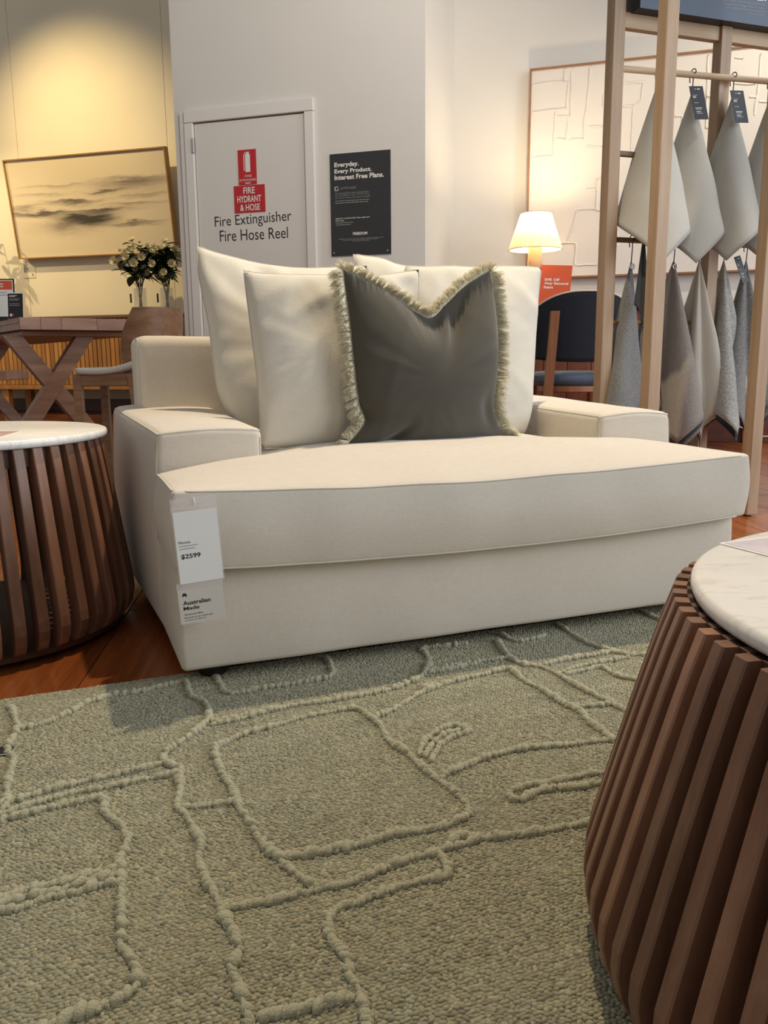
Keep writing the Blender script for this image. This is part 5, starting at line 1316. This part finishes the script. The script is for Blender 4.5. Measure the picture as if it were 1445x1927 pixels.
# ------------------------------------------------------------------ swatches
def swatch_mat(name, c, c2=None, fine=500, amt=0.14): return clothm(name, c, amt, fine, fine * 0.35, 0.6, 0.9, 0.3, 0.06, c2)
SW = {'pale': swatch_mat('pale_grey_swatch', (0.50, 0.50, 0.47), None, 900, 0.10), 'stone': swatch_mat('stone_swatch', (0.43, 0.42, 0.385), None, 900, 0.10), 'sand': swatch_mat('sand_swatch', (0.42, 0.405, 0.37), None, 1100, 0.10),
      'dark': swatch_mat('charcoal_swatch', (0.045, 0.048, 0.055)), 'blue': swatch_mat('blue_grey_swatch', (0.16, 0.175, 0.19), (0.23, 0.24, 0.25)), 'brown': swatch_mat('mushroom_swatch', (0.27, 0.245, 0.225), (0.34, 0.31, 0.29), 700),
      'cream': swatch_mat('cream_swatch', (0.56, 0.53, 0.46), None, 1500, 0.05), 'knit': swatch_mat('chunky_knit_swatch', (0.46, 0.46, 0.43), (0.30, 0.30, 0.28), 260, 0.2), 'slate': swatch_mat('slate_herringbone_swatch', (0.16, 0.165, 0.165), (0.24, 0.245, 0.24), 420, 0.2),
      'taupe': swatch_mat('taupe_swatch', (0.30, 0.28, 0.26), (0.22, 0.21, 0.20), 300, 0.15), 'navy2': swatch_mat('navy_swatch', (0.03, 0.045, 0.075)), 'white': swatch_mat('white_swatch', (0.62, 0.61, 0.58))}
def cone_cloth(L, alpha, span, turn, fold=0.0, nf=3, n=40, m=26, lower=1.0, seed=0, inset=0.0):
    """square cloth hung by one corner: generator curve on a cone; apex at origin, hanging down -z; tip azimuth = turn"""
    V, Fc = [], []
    for i in range(n + 1):
        ph = -1 + 2 * i / n                      # -1..1 across the corner angle (90 deg)
        fi = ph * R(45)
        rmax = L / math.cos(R(45) - abs(fi))
        th = turn + ph * span
        al = alpha * (1 + fold * math.cos(nf * math.pi * ph + seed)) - inset
        for j in range(m + 1):
            r_ = rmax * (0.02 + 0.98 * j / m)
            a2 = al * (1 - 0.10 * (r_ / (1.4 * L))) + 0.010 * nz((ph * 2, r_ * 6, seed), 1.5)
            flare = 0.0
            V.append(Vector((r_ * math.sin(a2) * math.cos(th), r_ * math.sin(a2) * math.sin(th), -r_ * math.cos(a2) * lower)))
    for i in range(n):
        for j in range(m):
            a = i * (m + 1) + j; Fc.append((a, a + m + 1, a + m + 2, a + 1))
    # thickness
    k = len(V); c = [Vector((0, 0, v.z)) for v in V]
    V2 = [v + (cc - v).normalized() * 0.0018 if (cc - v).length > 1e-4 else v for v, cc in zip(V, c)]
    F2 = [tuple(q + k for q in f)[::-1] for f in Fc]
    bd = [i * (m + 1) + m for i in range(n + 1)]
    F3 = [(bd[i], bd[i + 1], bd[i + 1] + k, bd[i] + k) for i in range(n)]
    for e in (0, n): F3 += [(e * (m + 1) + j, e * (m + 1) + j + 1, e * (m + 1) + j + 1 + k, e * (m + 1) + j + k) for j in range(m)]
    return V + V2, Fc + F2 + F3
def swatch(px, py, yloc, zrail, L, alpha, span, turn, mats, label, tagcard=None, fold=0.0, nf=3, seed=0, grommet=False, lower=1.0, hook=True, tilt_=0.0):
    P = RP(px, py, yloc)
    if yloc == YH:
        yloc = BD - 0.012 - 0.070 * (P.x - PS) / (2 * BW - PS); P = RP(px, py, yloc)
    t = thing('fabric_swatch', RM @ T(P.x, yloc, P.z), label, 'fabric swatch', 'fabric swatches on the rack')
    for i, mk in enumerate(mats):
        Lx = L * (1 + (0.022 if fold else -0.035) * i)
        o = obj('fabric' if i == 0 else 'lining', xf(cone_cloth(Lx, alpha, span, turn + (0.03 if fold else 0.10) * i, fold, nf, seed=seed, inset=0.022 * i, lower=lower), Matrix.Rotation(tilt_, 4, 'Y')), SW[mk], t, smooth=True)
    if hook:
        dz = zrail - P.z
        hk = [(0, 0, -0.012), (0, -0.003, dz * 0.55), (0, -0.004, dz - 0.004), (0, -0.016, dz + 0.006), (0, -0.010, dz + 0.016), (0, 0.002, dz + 0.018), (0, 0.013, dz + 0.010), (0, 0.015, dz - 0.010), (0, 0.013, dz - 0.022)]
        obj('hook', tube(catmull([Vector((p[0], p[1], p[2])) for p in hk], 5), 0.0018, 6), M_['black_metal'], t, smooth=True)
    if grommet:
        obj('eyelet', xf(tube([(0.0085 * math.cos(a), 0, 0.0085 * math.sin(a)) for a in [2 * math.pi * k / 20 for k in range(20)]], 0.003, 8, closed=True), T(0, -0.008, -0.028)), M_['steel'], t, smooth=True)
    if tagcard:
        w_, h_, dx, ang = tagcard
        Mt = RM @ T(P.x + dx, yloc - 0.022 - h_ * 0.10, P.z + 0.006) @ Matrix.Rotation(ang, 4, 'Y') @ Matrix.Rotation(R(-14), 4, 'X') @ T(-w_ / 2, 0, -h_) @ Matrix.Rotation(R(90), 4, 'X')
        cd = obj('hang_tag', box(0, w_, 0, h_, -0.0006, 0.0006), M_['tag_navy'], t, Mt)
        def pr(x0, x1, y0, y1, mt): obj('print', box(x0 * w_, x1 * w_, y0 * h_, y1 * h_, 0.0006, 0.0009), M_[mt], cd, Mt)
        ptext('01', Mt @ Vector((0.14 * w_, 0.64 * h_, 0.001)), Mt @ Vector((0.36 * w_, 0.64 * h_, 0.001)), Mt @ Vector((0.14 * w_, 0.70 * h_, 0.001)), Mt, cd, M_['white_ink'], 0.03)
        for (x0, x1, y0, mt) in ((0.14, 0.5, 0.72, 'dim_ink'), (0.16, 0.46, 0.49, 'ink_grey'), (0.18, 0.66, 0.33, 'white_ink'), (0.18, 0.6, 0.285, 'ink_grey'), (0.2, 0.52, 0.22, 'white_ink'), (0.2, 0.66, 0.17, 'ink_grey')): pr(x0, x1, y0, y0 + 0.018, mt)
        pr(0.34, 0.46, 0.90, 0.925, 'ink_grey'); pr(0.54, 0.74, 0.90, 0.925, 'white_ink')
    return t
FR = R(-90)          # azimuth facing the front of the rack
def sl(px0, py0, px1, py1, y): return (RP(px0, py0, y) - RP(px1, py1, y)).length
Lu = sl(1302, 178, 1320, 492, YH) / 1.40
swatch(1238, 154, YH, zr1, Lu * 1.12, R(17.5), R(165), FR - 0.36, ['pale', 'stone'], 'pale grey swatch on the upper rail, behind the front oak post', None, seed=1)
swatch(1302, 172, YH, zr1, Lu * 1.09, R(17.5), R(165), FR - 0.40, ['stone', 'pale'], 'silvery stone swatch with a dark tag, second on the upper rail', (0.056, 0.116, -0.012, R(-5)), seed=2)
swatch(1378, 180, YH, zr1, Lu * 1.06, R(17.5), R(165), FR - 0.62, ['sand', 'stone'], 'sand grey swatch with a dark tag, third on the upper rail', (0.056, 0.114, -0.012, R(-4)), seed=3)
swatch(1448, 186, YH, zr1, Lu * 1.06, R(17.5), R(165), FR - 0.62, ['stone', 'dark'], 'grey swatch with a dark tag at the right frame edge, upper rail', (0.056, 0.116, -0.012, R(-4)), seed=4)
swatch(1212, 430, 0.20, zr2, Lu * 0.62, R(6), R(120), FR, ['dark'], 'narrow charcoal swatch between the two left oak posts', None, 0.3, 3, 6, hook=False)
Ll = sl(1187, 480, 1178, 762, BD) / 1.40
yl = BD - 0.004
def low(px, L, al, span, mats, label, fold, nf, seed, gr, turn=0.0, ty=487, lower=1.0, tilt_=0.0, tc=None): swatch(px, ty, yl, zr2, L, al, span, FR + turn, mats, label, tc, fold, nf, seed, gr, lower, tilt_=tilt_)
low(1188, Ll * 1.22, R(9.5), R(150), ['blue', 'dark'], 'blue grey crosshatched swatch with an eyelet, leftmost of the lower row', 0.10, 3, 1, True, -0.5, tilt_=R(2.5))
low(1226, Ll * 1.18, R(7.5), R(140), ['blue', 'dark'], 'dark blue grey swatch behind the front oak post, lower row', 0.15, 4, 3, True, -0.5)
low(1268, Ll * 1.26, R(14.5), R(170), ['brown', 'dark', 'slate'], 'mushroom brown swatch with an eyelet in the lower row', 0.36, 3, 5, True, -0.45, tilt_=R(-1))
low(1316, Ll * 1.24, R(11), R(160), ['cream', 'white', 'dark'], 'smooth cream satin swatch in the lower row', 0.40, 4, 2, False, -0.3, tilt_=R(-1))
low(1362, Ll * 1.22, R(12.5), R(160), ['knit', 'dark', 'navy2'], 'chunky pale knit swatch in the lower row', 0.32, 3, 7, False, -0.25, tilt_=R(-1.5), tc=(0.028, 0.10, 0.03, R(-16)))
low(1404, Ll * 1.22, R(11), R(150), ['slate', 'dark'], 'slate herringbone swatch in the lower row', 0.36, 3, 9, False, -0.3, tilt_=R(-1))
low(1440, Ll * 1.14, R(12), R(150), ['taupe', 'dark'], 'taupe woven swatch at the right frame edge, lower row', 0.2, 3, 4, False, -0.4)
flush_texts()
